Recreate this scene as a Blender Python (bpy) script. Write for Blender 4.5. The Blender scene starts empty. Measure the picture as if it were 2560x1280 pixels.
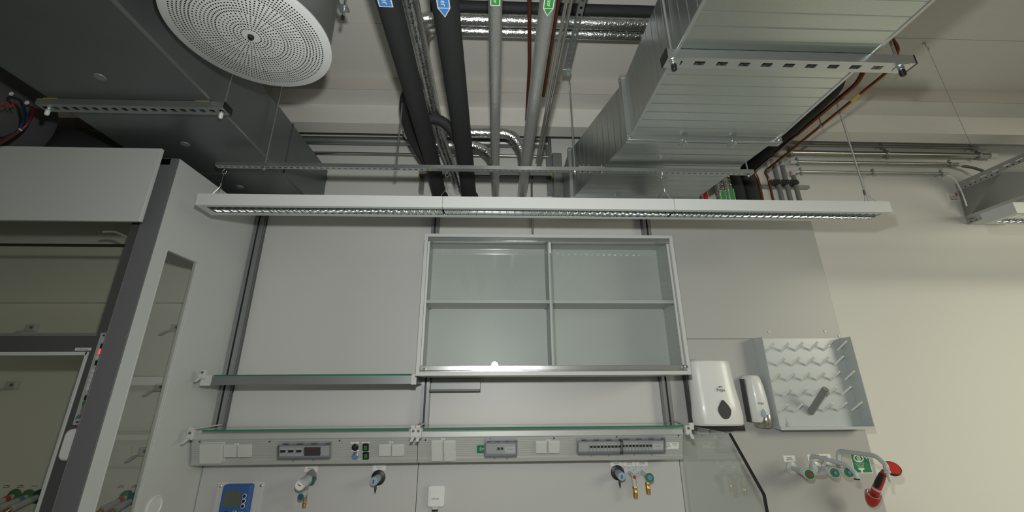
import bpy, bmesh, math, random
from mathutils import Vector, Matrix
random.seed(7)
PI = math.pi
SC = bpy.context.scene
COL = SC.collection
EYE = 1.53            # camera height above the floor; coordinates below are metres from the eye, z up, y to the wall

# ------------------------------------------------------------------ camera, world, lights, exposure
PITCH, YAW, ROLL, FPX, CX, CY = 0.3367, 0.0413, -0.0063, 1051.0, 1280.0, 608.0
fwd = Vector((math.sin(YAW)*math.cos(PITCH), math.cos(YAW)*math.cos(PITCH), math.sin(PITCH)))
r0 = Vector((math.cos(YAW), -math.sin(YAW), 0)); u0 = r0.cross(fwd)
RT = math.cos(ROLL)*r0 + math.sin(ROLL)*u0
UP = -math.sin(ROLL)*r0 + math.cos(ROLL)*u0
cd = bpy.data.cameras.new('camera'); cam = bpy.data.objects.new('camera', cd); COL.objects.link(cam)
cd.sensor_width = 36; cd.lens = FPX/2560*36; cd.shift_y = -(640-CY)/2560; cd.clip_start = .01
m3 = Matrix((RT, UP, -fwd)).transposed()
cam.matrix_world = Matrix.Translation((0, 0, EYE)) @ m3.to_4x4()
SC.camera = cam

w = bpy.data.worlds.new('world'); SC.world = w; w.use_nodes = True
bg = w.node_tree.nodes['Background']; bg.inputs[0].default_value = (.96, .93, .80, 1); bg.inputs[1].default_value = .20

def area(name, loc, target, size, power, color, shape='DISK', size_y=None, spread=180):
    l = bpy.data.lights.new(name, 'AREA'); l.shape = shape; l.size = size; l.energy = power; l.color = color
    if size_y: l.size_y = size_y
    l.spread = math.radians(spread)
    o = bpy.data.objects.new(name, l); COL.objects.link(o)
    o.location = Vector(loc) + Vector((0, 0, EYE))
    d = Vector(target) - Vector(loc)
    o.rotation_euler = d.to_track_quat('-Z', 'Y').to_euler()
    return o
area('camera_flash', (0.0, .02, .262), (0.35, 2.6, .80), .07, 31, (.985, 1.0, .965))
area('window_daylight', (5.2, -.5, 1.0), (3.4, 2.9, -1.7), 1.8, 45, (1.0, .955, .74), 'RECTANGLE', 1.2, 110)
SC.view_settings.view_transform = 'Standard'; SC.view_settings.look = 'None'
SC.view_settings.gamma = 1; SC.view_settings.use_curve_mapping = False
SC.view_settings.exposure = 0.0

# ------------------------------------------------------------------ helpers
def at(px, py, x=None, y=None, z=None):
    "point seen at photo pixel (px, py) on the plane x=, y= or z= (metres from the eye)"
    v = (px-CX)/FPX*RT - (py-CY)/FPX*UP + fwd
    k = y/v.y if y is not None else (z/v.z if z is not None else x/v.x)
    return v*k

def mat(name, color, rough=.5, metal=0.0, bump=None, bscale=40, bstr=.2, spec=.5, trans=0, coat=0, colvar=0, noise_stretch=None, alpha=None):
    m = bpy.data.materials.new(name); m.use_nodes = True
    nt = m.node_tree; p = nt.nodes['Principled BSDF']
    p.inputs['Base Color'].default_value = (*color, 1); p.inputs['Roughness'].default_value = rough
    p.inputs['Metallic'].default_value = metal; p.inputs['Specular IOR Level'].default_value = spec
    if coat: p.inputs['Coat Weight'].default_value = coat; p.inputs['Coat Roughness'].default_value = .08
    if bump or colvar:
        tc = nt.nodes.new('ShaderNodeTexCoord'); mp = nt.nodes.new('ShaderNodeMapping')
        nt.links.new(tc.outputs['Object'], mp.inputs[0])
        if noise_stretch: mp.inputs['Scale'].default_value = noise_stretch
        if bump == 'voronoi':
            n = nt.nodes.new('ShaderNodeTexVoronoi'); out = n.outputs['Distance']
        else:
            n = nt.nodes.new('ShaderNodeTexNoise'); n.inputs['Detail'].default_value = 4; out = n.outputs['Fac']
        n.inputs['Scale'].default_value = bscale
        nt.links.new(mp.outputs[0], n.inputs['Vector'])
        if bump:
            b = nt.nodes.new('ShaderNodeBump'); b.inputs['Strength'].default_value = bstr; b.inputs['Distance'].default_value = .004
            nt.links.new(out, b.inputs['Height']); nt.links.new(b.outputs[0], p.inputs['Normal'])
        if colvar:
            mx = nt.nodes.new('ShaderNodeMix'); mx.data_type = 'RGBA'
            mx.inputs[6].default_value = (*[c*(1-colvar) for c in color], 1); mx.inputs[7].default_value = (*[min(1, c*(1+colvar)) for c in color], 1)
            nt.links.new(n.outputs[0] if bump != 'voronoi' else n.outputs['Color'], mx.inputs[0])
            nt.links.new(mx.outputs[2], p.inputs['Base Color'])
    return m

def glass_mat(name, tint=(.93, .97, .95), refl=.06, rough=0.0, gtint=(1, 1, 1)):
    m = bpy.data.materials.new(name); m.use_nodes = True; nt = m.node_tree
    nt.nodes.remove(nt.nodes['Principled BSDF']); o = nt.nodes['Material Output']
    t = nt.nodes.new('ShaderNodeBsdfTransparent'); t.inputs[0].default_value = (*tint, 1)
    g = nt.nodes.new('ShaderNodeBsdfGlossy'); g.inputs['Roughness'].default_value = rough; g.inputs[0].default_value = (*gtint, 1)
    f = nt.nodes.new('ShaderNodeFresnel'); f.inputs[0].default_value = 1.7
    mx = nt.nodes.new('ShaderNodeMixShader')
    ge = nt.nodes.new('ShaderNodeNewGeometry'); sb = nt.nodes.new('ShaderNodeMath'); sb.operation = 'SUBTRACT'; sb.inputs[0].default_value = 1
    mu = nt.nodes.new('ShaderNodeMath'); mu.operation = 'MULTIPLY'
    nt.links.new(ge.outputs['Backfacing'], sb.inputs[1]); nt.links.new(f.outputs[0], mu.inputs[0]); nt.links.new(sb.outputs[0], mu.inputs[1])
    nt.links.new(mu.outputs[0], mx.inputs[0]); nt.links.new(t.outputs[0], mx.inputs[1]); nt.links.new(g.outputs[0], mx.inputs[2])
    nt.links.new(mx.outputs[0], o.inputs[0])
    return m

def ribbed_metal(name, color, rough, pitch, axis=1, metal=1.0):
    "galvanised sheet with spangle and shallow stiffening beads across its length"
    m = mat(name, color, rough, metal, 'noise', 260, .08, colvar=.12)
    nt = m.node_tree; p = nt.nodes['Principled BSDF']
    tc = nt.nodes.new('ShaderNodeTexCoord'); sp = nt.nodes.new('ShaderNodeSeparateXYZ'); nt.links.new(tc.outputs['Object'], sp.inputs[0])
    def M(op, a, b=None):
        n = nt.nodes.new('ShaderNodeMath'); n.operation = op
        for i, v in enumerate((a, b)):
            if v is None: continue
            if isinstance(v, (int, float)): n.inputs[i].default_value = v
            else: nt.links.new(v, n.inputs[i])
        return n.outputs[0]
    fr = M('FRACT', M('DIVIDE', sp.outputs[axis], pitch))
    d = M('ABSOLUTE', M('SUBTRACT', fr, .5))
    rib = M('MAXIMUM', M('SUBTRACT', 1.0, M('MULTIPLY', d, 16)), 0.0)
    b = nt.nodes.new('ShaderNodeBump'); b.inputs['Strength'].default_value = .5; b.inputs['Distance'].default_value = .002
    nt.links.new(rib, b.inputs['Height'])
    old = p.inputs['Normal'].links[0].from_node
    nt.links.new(old.outputs[0], b.inputs['Normal']); nt.links.new(b.outputs[0], p.inputs['Normal'])
    return m

M = {}
M['wall'] = mat('wall paint', (.70, .695, .665), .75, bump='noise', bscale=90, bstr=.05)
M['wallwarm'] = M['wall']
M['ceiling'] = mat('ceiling paint', (.72, .705, .66), .8, bump='noise', bscale=30, bstr=.08, colvar=.03)
M['fascia'] = mat('beam joint tape', (.56, .53, .48), .8)
M['floor'] = mat('floor vinyl', (.30, .32, .31), .5, colvar=.05, bscale=60)
M['panel'] = mat('grey laminate panel', (.52, .525, .52), .42)
M['panel_board'] = mat('darker grey laminate board', (.43, .435, .425), .42)
M['panel_light'] = mat('light laminate panel', (.64, .635, .62), .42)
M['white'] = mat('white enamel', (.56, .57, .555), .4)
M['hoodwhite'] = mat('fume hood white', (.62, .645, .625), .4)
M['hoodlining'] = mat('fume hood white lining', (.80, .81, .77), .4)
M['hoodgrey'] = mat('fume hood grey', (.165, .17, .18), .45)
M['hooddark'] = mat('fume hood dark grey', (.09, .093, .09), .5)
M['rail'] = mat('anodised aluminium rail', (.56, .575, .56), .38, .35, bump='noise', bscale=30, bstr=.02, noise_stretch=(1, 1, 14))
M['alu'] = mat('brushed aluminium', (.62, .64, .64), .20, .9, bump='noise', bscale=20, bstr=.05, noise_stretch=(1, 1, 30))
M['post'] = mat('dull aluminium profile', (.30, .31, .32), .4, .6)
M['slot'] = mat('dark profile slot', (.045, .045, .05), .5)
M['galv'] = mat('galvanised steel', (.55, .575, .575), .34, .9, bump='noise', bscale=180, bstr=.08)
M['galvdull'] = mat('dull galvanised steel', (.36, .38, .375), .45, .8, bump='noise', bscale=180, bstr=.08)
M['duct'] = ribbed_metal('ribbed galvanised duct', (.56, .60, .59), .30, .06, 1, 1.0)
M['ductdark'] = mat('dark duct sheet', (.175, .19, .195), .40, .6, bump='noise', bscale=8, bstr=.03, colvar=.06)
M['chrome'] = mat('chrome', (.75, .76, .76), .12, 1)
M['steelpipe'] = mat('satin steel conduit', (.50, .49, .45), .28, .95)
M['foil'] = mat('aluminium foil lagging', (.70, .71, .71), .20, 1, bump='noise', bscale=80, bstr=1.0)
M['foildull'] = mat('matt foil lagging', (.74, .75, .75), .40, .95, bump='noise', bscale=110, bstr=.9, colvar=.1)
M['rubber'] = mat('black rubber insulation', (.022, .024, .025), .7, bump='noise', bscale=14, bstr=.12)
M['black'] = mat('black plastic', (.012, .012, .013), .4)
M['darkplastic'] = mat('charcoal plastic', (.05, .05, .055), .5)
M['copper'] = mat('oxidised copper', (.30, .10, .055), .34, .85, bump='noise', bscale=60, bstr=.05, colvar=.2)
M['brass'] = mat('brass', (.62, .36, .10), .3, .95)
M['lampwhite'] = mat('luminaire enamel', (.70, .72, .71), .35)
M['mirror'] = mat('mirror aluminium', (.86, .88, .88), .09, 1, bump='noise', bscale=14, bstr=.12)
M['plastic'] = mat('light grey plastic', (.60, .61, .59), .38)
M['whiteplastic'] = mat('glossy white plastic', (.78, .79, .78), .32, coat=.15)
M['greyplastic'] = mat('grey plastic', (.20, .21, .21), .4)
M['framegrey'] = mat('breaker box frame', (.34, .34, .37), .4)
M['navy'] = mat('navy cable', (.01, .02, .06), .3)
M['darkred'] = mat('dark red cable', (.10, .008, .01), .3)
M['browncopper'] = mat('brown copper', (.16, .05, .03), .45, .7)
M['tuberack'] = mat('grey tube plastic', (.27, .265, .26), .45)
M['tubegrey'] = mat('mid grey plastic', (.13, .135, .135), .45)
M['fitting'] = mat('grey coated fitting', (.52, .56, .56), .3)
M['bluegrey'] = mat('blue grey plastic', (.32, .42, .50), .35)
M['blue'] = mat('blue housing', (.035, .12, .36), .35)
M['bluebtn'] = mat('blue button', (.12, .25, .52), .3)
M['green'] = mat('green knob', (.035, .18, .07), .35)
M['teal'] = mat('teal knob', (.02, .12, .13), .35)
M['red'] = mat('red enamel', (.48, .022, .022), .3)
M['redlit'] = mat('bright red plastic', (.60, .04, .03), .35)
M['orange'] = mat('orange plastic', (.60, .12, .04), .5)
M['yellow'] = mat('yellow tape', (.62, .42, .04), .5)
M['labelblue'] = mat('blue label', (.07, .27, .66), .4)
M['labelgreen'] = mat('green label', (.04, .33, .06), .4)
M['signgreen'] = mat('green sign', (.012, .21, .085), .4)
M['labelred'] = mat('red label', (.5, .03, .03), .4)
M['paper'] = mat('white label', (.80, .80, .79), .5)
M['ink'] = mat('printed ink', (.03, .03, .035), .6)
M['glass'] = glass_mat('clear glass', (.92, .94, .932))
M['hoodglass'] = glass_mat('tinted sash glass', (.92, .92, .88))
M['sideglass'] = glass_mat('side window glass', (.93, .93, .90))
M['clearplastic'] = glass_mat('clear plastic cover', (.90, .905, .92))
M['greenedge'] = mat('green glass edge', (.01, .20, .11), .15)
M['screen'] = mat('lcd screen', (.10, .12, .10), .2)
M['peg'] = mat('white peg plastic', (.90, .90, .85), .4)
M['rack'] = mat('white rack plastic', (.52, .56, .565), .3)
M['wood'] = mat('raw timber', (.30, .20, .08), .7)
M['bench'] = mat('pale worktop', (.55, .52, .45), .4)
ml = bpy.data.materials.new('red indicator lamp'); ml.use_nodes = True
pl = ml.node_tree.nodes['Principled BSDF']; pl.inputs['Base Color'].default_value = (.8, .05, .03, 1)
pl.inputs['Emission Color'].default_value = (1, .06, .03, 1); pl.inputs['Emission Strength'].default_value = 1.1
M['led'] = ml

def V(*a): return Vector(a)

class MB:
    "collects shapes, then build() links them as one mesh object"
    def __init__(s, frame=None):
        s.v = []; s.f = []; s.fr = frame
    def add(s, vs, fs):
        n = len(s.v)
        if s.fr is not None: vs = [s.fr @ Vector(v) for v in vs]
        s.v += [Vector(v) for v in vs]; s.f += [tuple(i+n for i in f) for f in fs]
        return s
    def box(s, x0, x1, y0, y1, z0, z1):
        return s.add([(x, y, z) for x in (x0, x1) for y in (y0, y1) for z in (z0, z1)],
                     [(0, 1, 3, 2), (4, 6, 7, 5), (0, 4, 5, 1), (2, 3, 7, 6), (0, 2, 6, 4), (1, 5, 7, 3)])
    def hexa(s, p):      # 8 points: near quad then far quad, same order
        return s.add(p, [(0, 1, 2, 3), (7, 6, 5, 4), (0, 4, 5, 1), (1, 5, 6, 2), (2, 6, 7, 3), (3, 7, 4, 0)])
    def prism(s, pts, axis, a, b):
        n = len(pts)
        def P(q, t):
            return (t, q[0], q[1]) if axis == 'x' else ((q[0], t, q[1]) if axis == 'y' else (q[0], q[1], t))
        return s.add([P(q, a) for q in pts]+[P(q, b) for q in pts],
                     [tuple(range(n))[::-1], tuple(range(n, 2*n))]+[(i, (i+1) % n, n+(i+1) % n, n+i) for i in range(n)])
    def tube(s, pts, r, seg=14, cap=True):
        pts = [Vector(p) for p in pts]; n = len(pts)
        rs = r if isinstance(r, (list, tuple)) else [r]*n
        t0 = (pts[1]-pts[0]).normalized()
        a = t0.orthogonal().normalized(); base = len(s.v); vs = []
        for i, p in enumerate(pts):
            t = (pts[min(i+1, n-1)]-pts[max(i-1, 0)])
            t = t.normalized() if t.length > 1e-9 else t0
            a = (a - t*a.dot(t)).normalized(); b = t.cross(a)
            vs += [p + (a*math.cos(2*PI*k/seg) + b*math.sin(2*PI*k/seg))*rs[i] for k in range(seg)]
        fs = [(i*seg+k, i*seg+(k+1) % seg, (i+1)*seg+(k+1) % seg, (i+1)*seg+k) for i in range(n-1) for k in range(seg)]
        if cap: fs += [tuple(range(seg))[::-1], tuple(range((n-1)*seg, n*seg))]
        return s.add(vs, fs)
    def cyl(s, p0, p1, r0, r1=None, seg=20):
        return s.tube([p0, p1], [r0, r0 if r1 is None else r1], seg)
    def lathe(s, o, d, prof, seg=28):   # prof: (radius, distance along d)
        o = Vector(o); d = Vector(d).normalized()
        a = d.orthogonal().normalized(); b = d.cross(a); vs = []
        for r, h in prof:
            vs += [o + d*h + (a*math.cos(2*PI*k/seg)+b*math.sin(2*PI*k/seg))*max(r, 1e-5) for k in range(seg)]
        n = len(prof)
        return s.add(vs, [(i*seg+k, i*seg+(k+1) % seg, (i+1)*seg+(k+1) % seg, (i+1)*seg+k) for i in range(n-1) for k in range(seg)]
                     + [tuple(range(seg))[::-1], tuple(range((n-1)*seg, n*seg))])
    def rbox(s, x0, x1, y0, y1, z0, z1, r, seg=4):   # rounded in the x-z outline, extruded along y
        return s.prism(rrect(x0, x1, z0, z1, r, seg), 'y', y0, y1)
    def build(s, name, m, parent=None, bevel=0, smooth=True):
        if parent is None:
            lo = [min(v[i] for v in s.v) for i in range(3)]; hi = [max(v[i] for v in s.v) for i in range(3)]
            o0 = Vector(((lo[0]+hi[0])/2, (lo[1]+hi[1])/2, lo[2]))
        else: o0 = Vector(parent['org'])
        me = bpy.data.meshes.new(name); me.from_pydata([v-o0 for v in s.v], [], s.f)
        bm = bmesh.new(); bm.from_mesh(me); bmesh.ops.recalc_face_normals(bm, faces=bm.faces); bm.to_mesh(me); bm.free()
        me.materials.append(M[m] if isinstance(m, str) else m)
        if smooth:
            me.shade_smooth()
            me.set_sharp_from_angle(angle=math.radians(38))
        o = bpy.data.objects.new(name, me); COL.objects.link(o)
        if parent is None: o.location = o0 + V(0, 0, EYE); o['org'] = list(o0)
        else: o.parent = parent; o['org'] = list(o0)
        if bevel:
            b = o.modifiers.new('bevel', 'BEVEL'); b.width = bevel; b.segments = 2; b.limit_method = 'ANGLE'; b.angle_limit = math.radians(50)
        return o

def rrect(x0, x1, z0, z1, r, seg=4):
    out = []
    for cx, cz, a in ((x1-r, z1-r, 0), (x0+r, z1-r, 90), (x0+r, z0+r, 180), (x1-r, z0+r, 270)):
        for k in range(seg+1):
            t = math.radians(a+90*k/seg); out.append((cx+r*math.cos(t), cz+r*math.sin(t)))
    return out

def thing(name, label, cat, org, group=None):
    o = bpy.data.objects.new(name, None); COL.objects.link(o); o.empty_display_size = .05
    o.location = Vector(org)+V(0, 0, EYE); o['org'] = list(org); o['label'] = label; o['category'] = cat
    if group: o['group'] = group
    return o
def tag(o, label, cat, group=None):
    o['label'] = label; o['category'] = cat
    if group: o['group'] = group
    return o
def struct(o): o['kind'] = 'structure'; return o
def plab(o, label): o['label'] = label; return o

def bend(pts, r=.05, seg=6):
    "round the corners of a polyline"
    pts = [Vector(p) for p in pts]; out = [pts[0]]
    for i in range(1, len(pts)-1):
        a, b, c = pts[i-1], pts[i], pts[i+1]
        d1 = (a-b); d2 = (c-b); rr = min(r, d1.length*.49, d2.length*.49)
        p0 = b+d1.normalized()*rr; p2 = b+d2.normalized()*rr
        for k in range(seg+1):
            t = k/seg; out.append(p0*(1-t)**2 + b*2*t*(1-t) + p2*t*t)
    out.append(pts[-1]); return out

def frame(o, normal=(0, -1, 0), up=(0, 0, 1)):
    "local x right, y = into the wall (minus normal), z up, seen from in front"
    n = Vector(normal).normalized(); u = Vector(up); x = u.cross(n).normalized(); z = n.cross(x).normalized()
    R = Matrix((x, -n, z)).transposed().to_4x4()
    return Matrix.Translation(Vector(o)) @ R

def text(s, size, fr, m, parent, name='lettering', depth=.0006, align='CENTER'):
    "lettering standing proud of a surface; fr from frame()"
    c = bpy.data.curves.new('t', 'FONT'); c.body = s; c.size = size; c.extrude = depth/2; c.align_x = align; c.align_y = 'CENTER'
    o = bpy.data.objects.new('t', c); COL.objects.link(o)
    bpy.context.view_layer.update()
    dg = bpy.context.evaluated_depsgraph_get()
    me = bpy.data.meshes.new_from_object(o.evaluated_get(dg))
    vs = [(v.co.x, -v.co.z-depth/2, v.co.y) for v in me.vertices]; fs = [tuple(p.vertices) for p in me.polygons]
    bpy.data.objects.remove(o); bpy.data.meshes.remove(me)
    b = MB(fr); b.add(vs, fs)
    return b.build(name, m, parent, smooth=False)

def perf(b, x0, x1, y0, y1, z0, z1, pitch, hole, frac=.45, axis='x', plane='z', start=None):
    """plate with a row of slots: plane='z' -> plate lies in x-y (thin in z); plane='y' -> plate in x-z"""
    n = max(1, int((x1-x0)/pitch)); px = (x1-x0)/n
    def put(a0, a1, c0, c1):
        if axis == 'x':
            if plane == 'z': b.box(a0, a1, c0, c1, z0, z1)
            else: b.box(a0, a1, y0, y1, c0, c1)
        else:
            if plane == 'z': b.box(c0, c1, a0, a1, z0, z1)
            else: b.box(y0, y1, a0, a1, c0, c1)
    lo, hi = (y0, y1) if plane == 'z' else (z0, z1)
    mid = (lo+hi)/2; hw = (hi-lo)*frac/2
    put(x0, x1, lo, mid-hw); put(x0, x1, mid+hw, hi)
    for i in range(n+1):
        a = x0+i*px
        put(max(x0, a-(px-hole)/2), min(x1, a+(px-hole)/2), mid-hw, mid+hw)

# ------------------------------------------------------------------ the room
WY, CZ, FZ = 2.92, 2.05, -EYE
struct(MB().box(-4.6, 6.6, -3.2, 3.1, FZ-.1, FZ).build('floor', 'floor', smooth=False))
struct(MB().box(-4.6, 6.6, WY, WY+.15, FZ, CZ+.02).build('wall_back', 'wall', smooth=False))
struct(MB().box(-4.75, -4.6, -3.2, 3.07, FZ, CZ+.02).build('wall_left', 'wall', smooth=False))
struct(MB().box(6.6, 6.75, -.2, 3.07, FZ, CZ+.02).build('wall_right', 'wall', smooth=False))
struct(MB().box(-4.75, 6.75, -3.2, 1.944, CZ, CZ+.12).box(-4.75, 6.75, 1.948, 3.1, CZ+.0005, CZ+.12).build('ceiling', 'ceiling', smooth=False))
struct(MB().prism([(2.412, CZ), (2.412, 1.95), (2.574, 1.95), (2.574, 1.797), (2.70, 1.797), (2.70, CZ)], 'x', -4.6, 6.6).build('trim_1', 'ceiling', smooth=False))
struct(MB().box(-4.6, 6.6, 2.404, 2.412, 1.951, CZ).build('trim_2', 'fascia', smooth=False))

# ------------------------------------------------------------------ service wall: panels, posts
def panel(name, label, x0, x1, z0, z1, y0, y1, m):
    return tag(MB().box(x0, x1, y0, y1, z0, z1).build(name, m, bevel=.0015), label, 'wall panel')
panel('wall_panel', 'tall light grey wall panel between the left and middle aluminium posts', -1.60, -.449, -.196, 1.22, 2.80, 2.815, 'panel_light')
panel('wall_panel', 'light grey wall panel behind the glass-fronted wall cabinet', -.399, 1.052, -.196, 1.22, 2.80, 2.815, 'panel_light')
panel('wall_panel', 'big grey wall panel reaching up to the lamp, right of the cabinet', 1.104, 2.295, .311, 1.22, 2.75, 2.90, 'panel_board')
panel('wall_panel', 'grey wall panel behind the taps and the drying rack', 1.104, 2.295, -.69, .3095, 2.75, 2.90, 'panel_board')
panel('wall_panel', 'grey wall panel under the socket rail with the blue controller on it', -1.655, -.441, -.69, -.376, 2.75, 2.78, 'panel')
panel('wall_panel', 'grey wall panel under the socket rail with the white paper-sized socket box on it', -.438, 1.101, -.69, -.376, 2.75, 2.78, 'panel')
def post(label, x):
    w_ = .025
    pr = [(-w_, .05), (-w_, 0), (-.006, 0), (-.006, .006), (-.011, .006), (-.011, .014), (.011, .014), (.011, .006), (.006, .006), (.006, 0), (w_, 0), (w_, .018), (w_-.007, .018), (w_-.007, .032), (w_, .032), (w_, .05)]
    pr = [(x+a, 2.75+b) for a, b in pr]
    t = thing('aluminium_post', label, 'post', (x, 2.775, -.196), 'aluminium posts of the service wall')
    MB().prism(pr, 'z', -.196, 1.22).build('profile', 'post', t, smooth=False)
    MB().box(x-.0105, x+.0105, 2.7635, 2.766, -.19, 1.21).build('slot_cover', 'slot', t, smooth=False)
    return t
post('aluminium post standing beside the fume hood, leftmost of the three', -1.63)
post('aluminium post at the left edge of the wall cabinet, middle one of three', -.424)
post('aluminium post at the right edge of the wall cabinet, rightmost of three', 1.078)
tag(MB().box(-1.65, 2.6, 2.05, 2.75, -.72, -.69).build('worktop', 'bench', bevel=.003), 'pale laboratory worktop along the foot of the service wall', 'worktop')
tag(MB().box(-1.6, 2.5, 2.15, 2.72, FZ, -.72).build('bench_cabinet', 'white'), 'white base cabinet carrying the pale worktop', 'cabinet')

# ------------------------------------------------------------------ socket rail (two lengths); its face leans a little
RB, RTP = V(0, 2.624, -.372), V(0, 2.578, -.242)
rn = V(0, -(RTP.z-RB.z), (RTP.y-RB.y)).normalized()      # outward normal
if rn.y > 0: rn = -rn
def onrail(px, py):
    v = at(px, py, y=1.0)
    k = RB.dot(rn)/v.dot(rn); return v*k
def rframe(px, py): return frame(onrail(px, py), rn, (0, 0, 1))
def raised(px, py, d):
    "frame on the rail for an item whose front stands d proud of the face"
    v = at(px, py, y=1.0); o = v*((RB+rn*d).dot(rn)/v.dot(rn)) - rn*d
    return frame(o, rn, (0, 0, 1)), o
RSC = 2.6/1020   # metres per photo pixel near the rail
def rail(label, x0, x1, screws):
    t = thing('socket_rail', label, 'socket rail', ((x0+x1)/2, 2.7, -.376), 'lengths of aluminium socket rail')
    pr = [(2.75, -.198), (2.572, -.198), (2.572, -.212), (2.578, -.216), (2.578, -.242), (2.5835, -.248), (2.619, -.350), (2.616, -.356), (2.624, -.376), (2.75, -.376)]
    MB().prism(pr, 'x', x0, x1).build('housing', 'rail', t, smooth=False)
    f = MB()
    for k in range(9):
        q = RTP.lerp(RB, .12+.09*k)
        f.prism([(q.y-.0006, q.z), (q.y+.002, q.z+.0006), (q.y+.002, q.z-.0006)], 'x', x0+.004, x1-.004)
    f.build('ridge', 'rail', t, smooth=False)['kind'] = 'stuff'
    for px, py in screws:
        p = onrail(px, py)
        MB().cyl(p-rn*.001, p+rn*.0015, .0042, seg=10).build('screw', 'darkplastic', t)
    return t
rail('shorter left length of aluminium socket rail, next to the fume hood', -1.647, -.4265, [(499, 1104), (674, 1104), (849, 1102), (1023.8, 1101)])
rail('longer right length of aluminium socket rail, under the wall cabinet', -.4235, 1.075, [(1063.7, 1100), (1226, 1098), (1385, 1095.7), (1542, 1092.6), (1696.7, 1089)])

def socket(px, py, w_, h_, label, group=None, cat='socket', lid=True, deep=.013, name='socket_cover'):
    fr, o = raised(px, py, deep)
    W, H = w_*RSC/2, h_*RSC/2
    t = thing(name, label, cat, o, group)
    MB(fr).rbox(-W, W, -.003, .001, -H, H, .004).build('base_plate', 'plastic', t, bevel=.0008)
    MB(fr).rbox(-W+.002, W-.004, -deep, -.003, -H+.002, H-.004, .003).build('flap', 'plastic', t, bevel=.002)
    MB(fr).cyl((-W+.004, -deep*.7, H-.004), (W-.006, -deep*.7, H-.004), .0025, seg=10).build('hinge', 'plastic', t)
    return t
G1 = 'flap-covered sockets on the aluminium rail'
socket(526, 1136, 48, 42, 'large square socket with deep lid at the left end of the rail', None, 'socket', deep=.028)
socket(575, 1129, 29, 27, 'grey flap socket directly right of the large deep-lidded socket', G1)
socket(609.5, 1129, 29, 27, 'grey flap socket second to the right of the large deep-lidded socket', G1)
socket(961.5, 1127, 27, 25, 'grey flap socket nearest the green switches', G1)
socket(994, 1127, 27, 25, 'grey flap socket just left of the joint between the rails', G1)
socket(1092, 1116.5, 26, 24, 'upper left flap socket of the four-socket block', G1)
socket(1123.5, 1116.5, 26, 24, 'upper right flap socket of the four-socket block', G1)
socket(1092.5, 1140.5, 26, 24, 'lower left flap socket of the four-socket block', G1)
socket(1124, 1140.5, 26, 24, 'lower right flap socket of the four-socket block', G1)
socket(1353.5, 1119.5, 26, 27, 'left flap socket of the pair between the breaker boxes', G1)
socket(1385, 1119, 26, 27, 'right flap socket of the pair between the breaker boxes', G1)

def rail_tag(px, py, w_, h_, label, txt=None, name='sticker', col='paper'):
    fr = rframe(px, py); t = thing(name, label, 'label', onrail(px, py))
    MB(fr).box(-w_*RSC/2, w_*RSC/2, -.001, 0, -h_*RSC/2, h_*RSC/2).build('backing', col, t, smooth=False)
    if txt: text(txt, h_*RSC*.55, fr @ Matrix.Translation((0, -.001, 0)), 'ink' if col == 'paper' else 'paper', t)
    return t
rail_tag(530, 1109.5, 9, 4, 'tiny white tag above the large deep-lidded socket', '1F4')
rail_tag(592, 1109.5, 9, 4, 'tiny white tag above the socket pair near the fume hood', '1F5')
rail_tag(978, 1105.5, 8, 4, 'tiny white tag above the socket pair left of the rail joint', '1F6')
rail_tag(1108, 1097.3, 8, 4, 'tiny white tag above the four-socket block', '2F4')
rail_tag(1370.5, 1100.5, 8, 3.5, 'tiny white tag above the pair between the breaker boxes', '2F6')
t = rail_tag(1204.5, 1123, 21, 17, 'green square label reading SV beside a breaker box', 'SV', 'sv_label', 'signgreen')
t = rail_tag(1678, 1114, 34, 15, 'white printed type plate right of the last breaker box', None, 'type_plate')
fr = rframe(1678, 1114) @ Matrix.Translation((0, -.001, 0))
for k, (s, dx, dz, sz) in enumerate((('Waldner', -.024, .011, .008), ('Baujahr 2012', -.022, .003, .005), ('400/230V 50Hz', -.02, -.004, .005), ('CE', -.028, -.012, .008), ('Auftrag 54321', .02, .011, .005), ('IP44 63A', .022, .003, .005))):
    text(s, sz, fr @ Matrix.Translation((dx, 0, dz)), 'ink', t)

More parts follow.
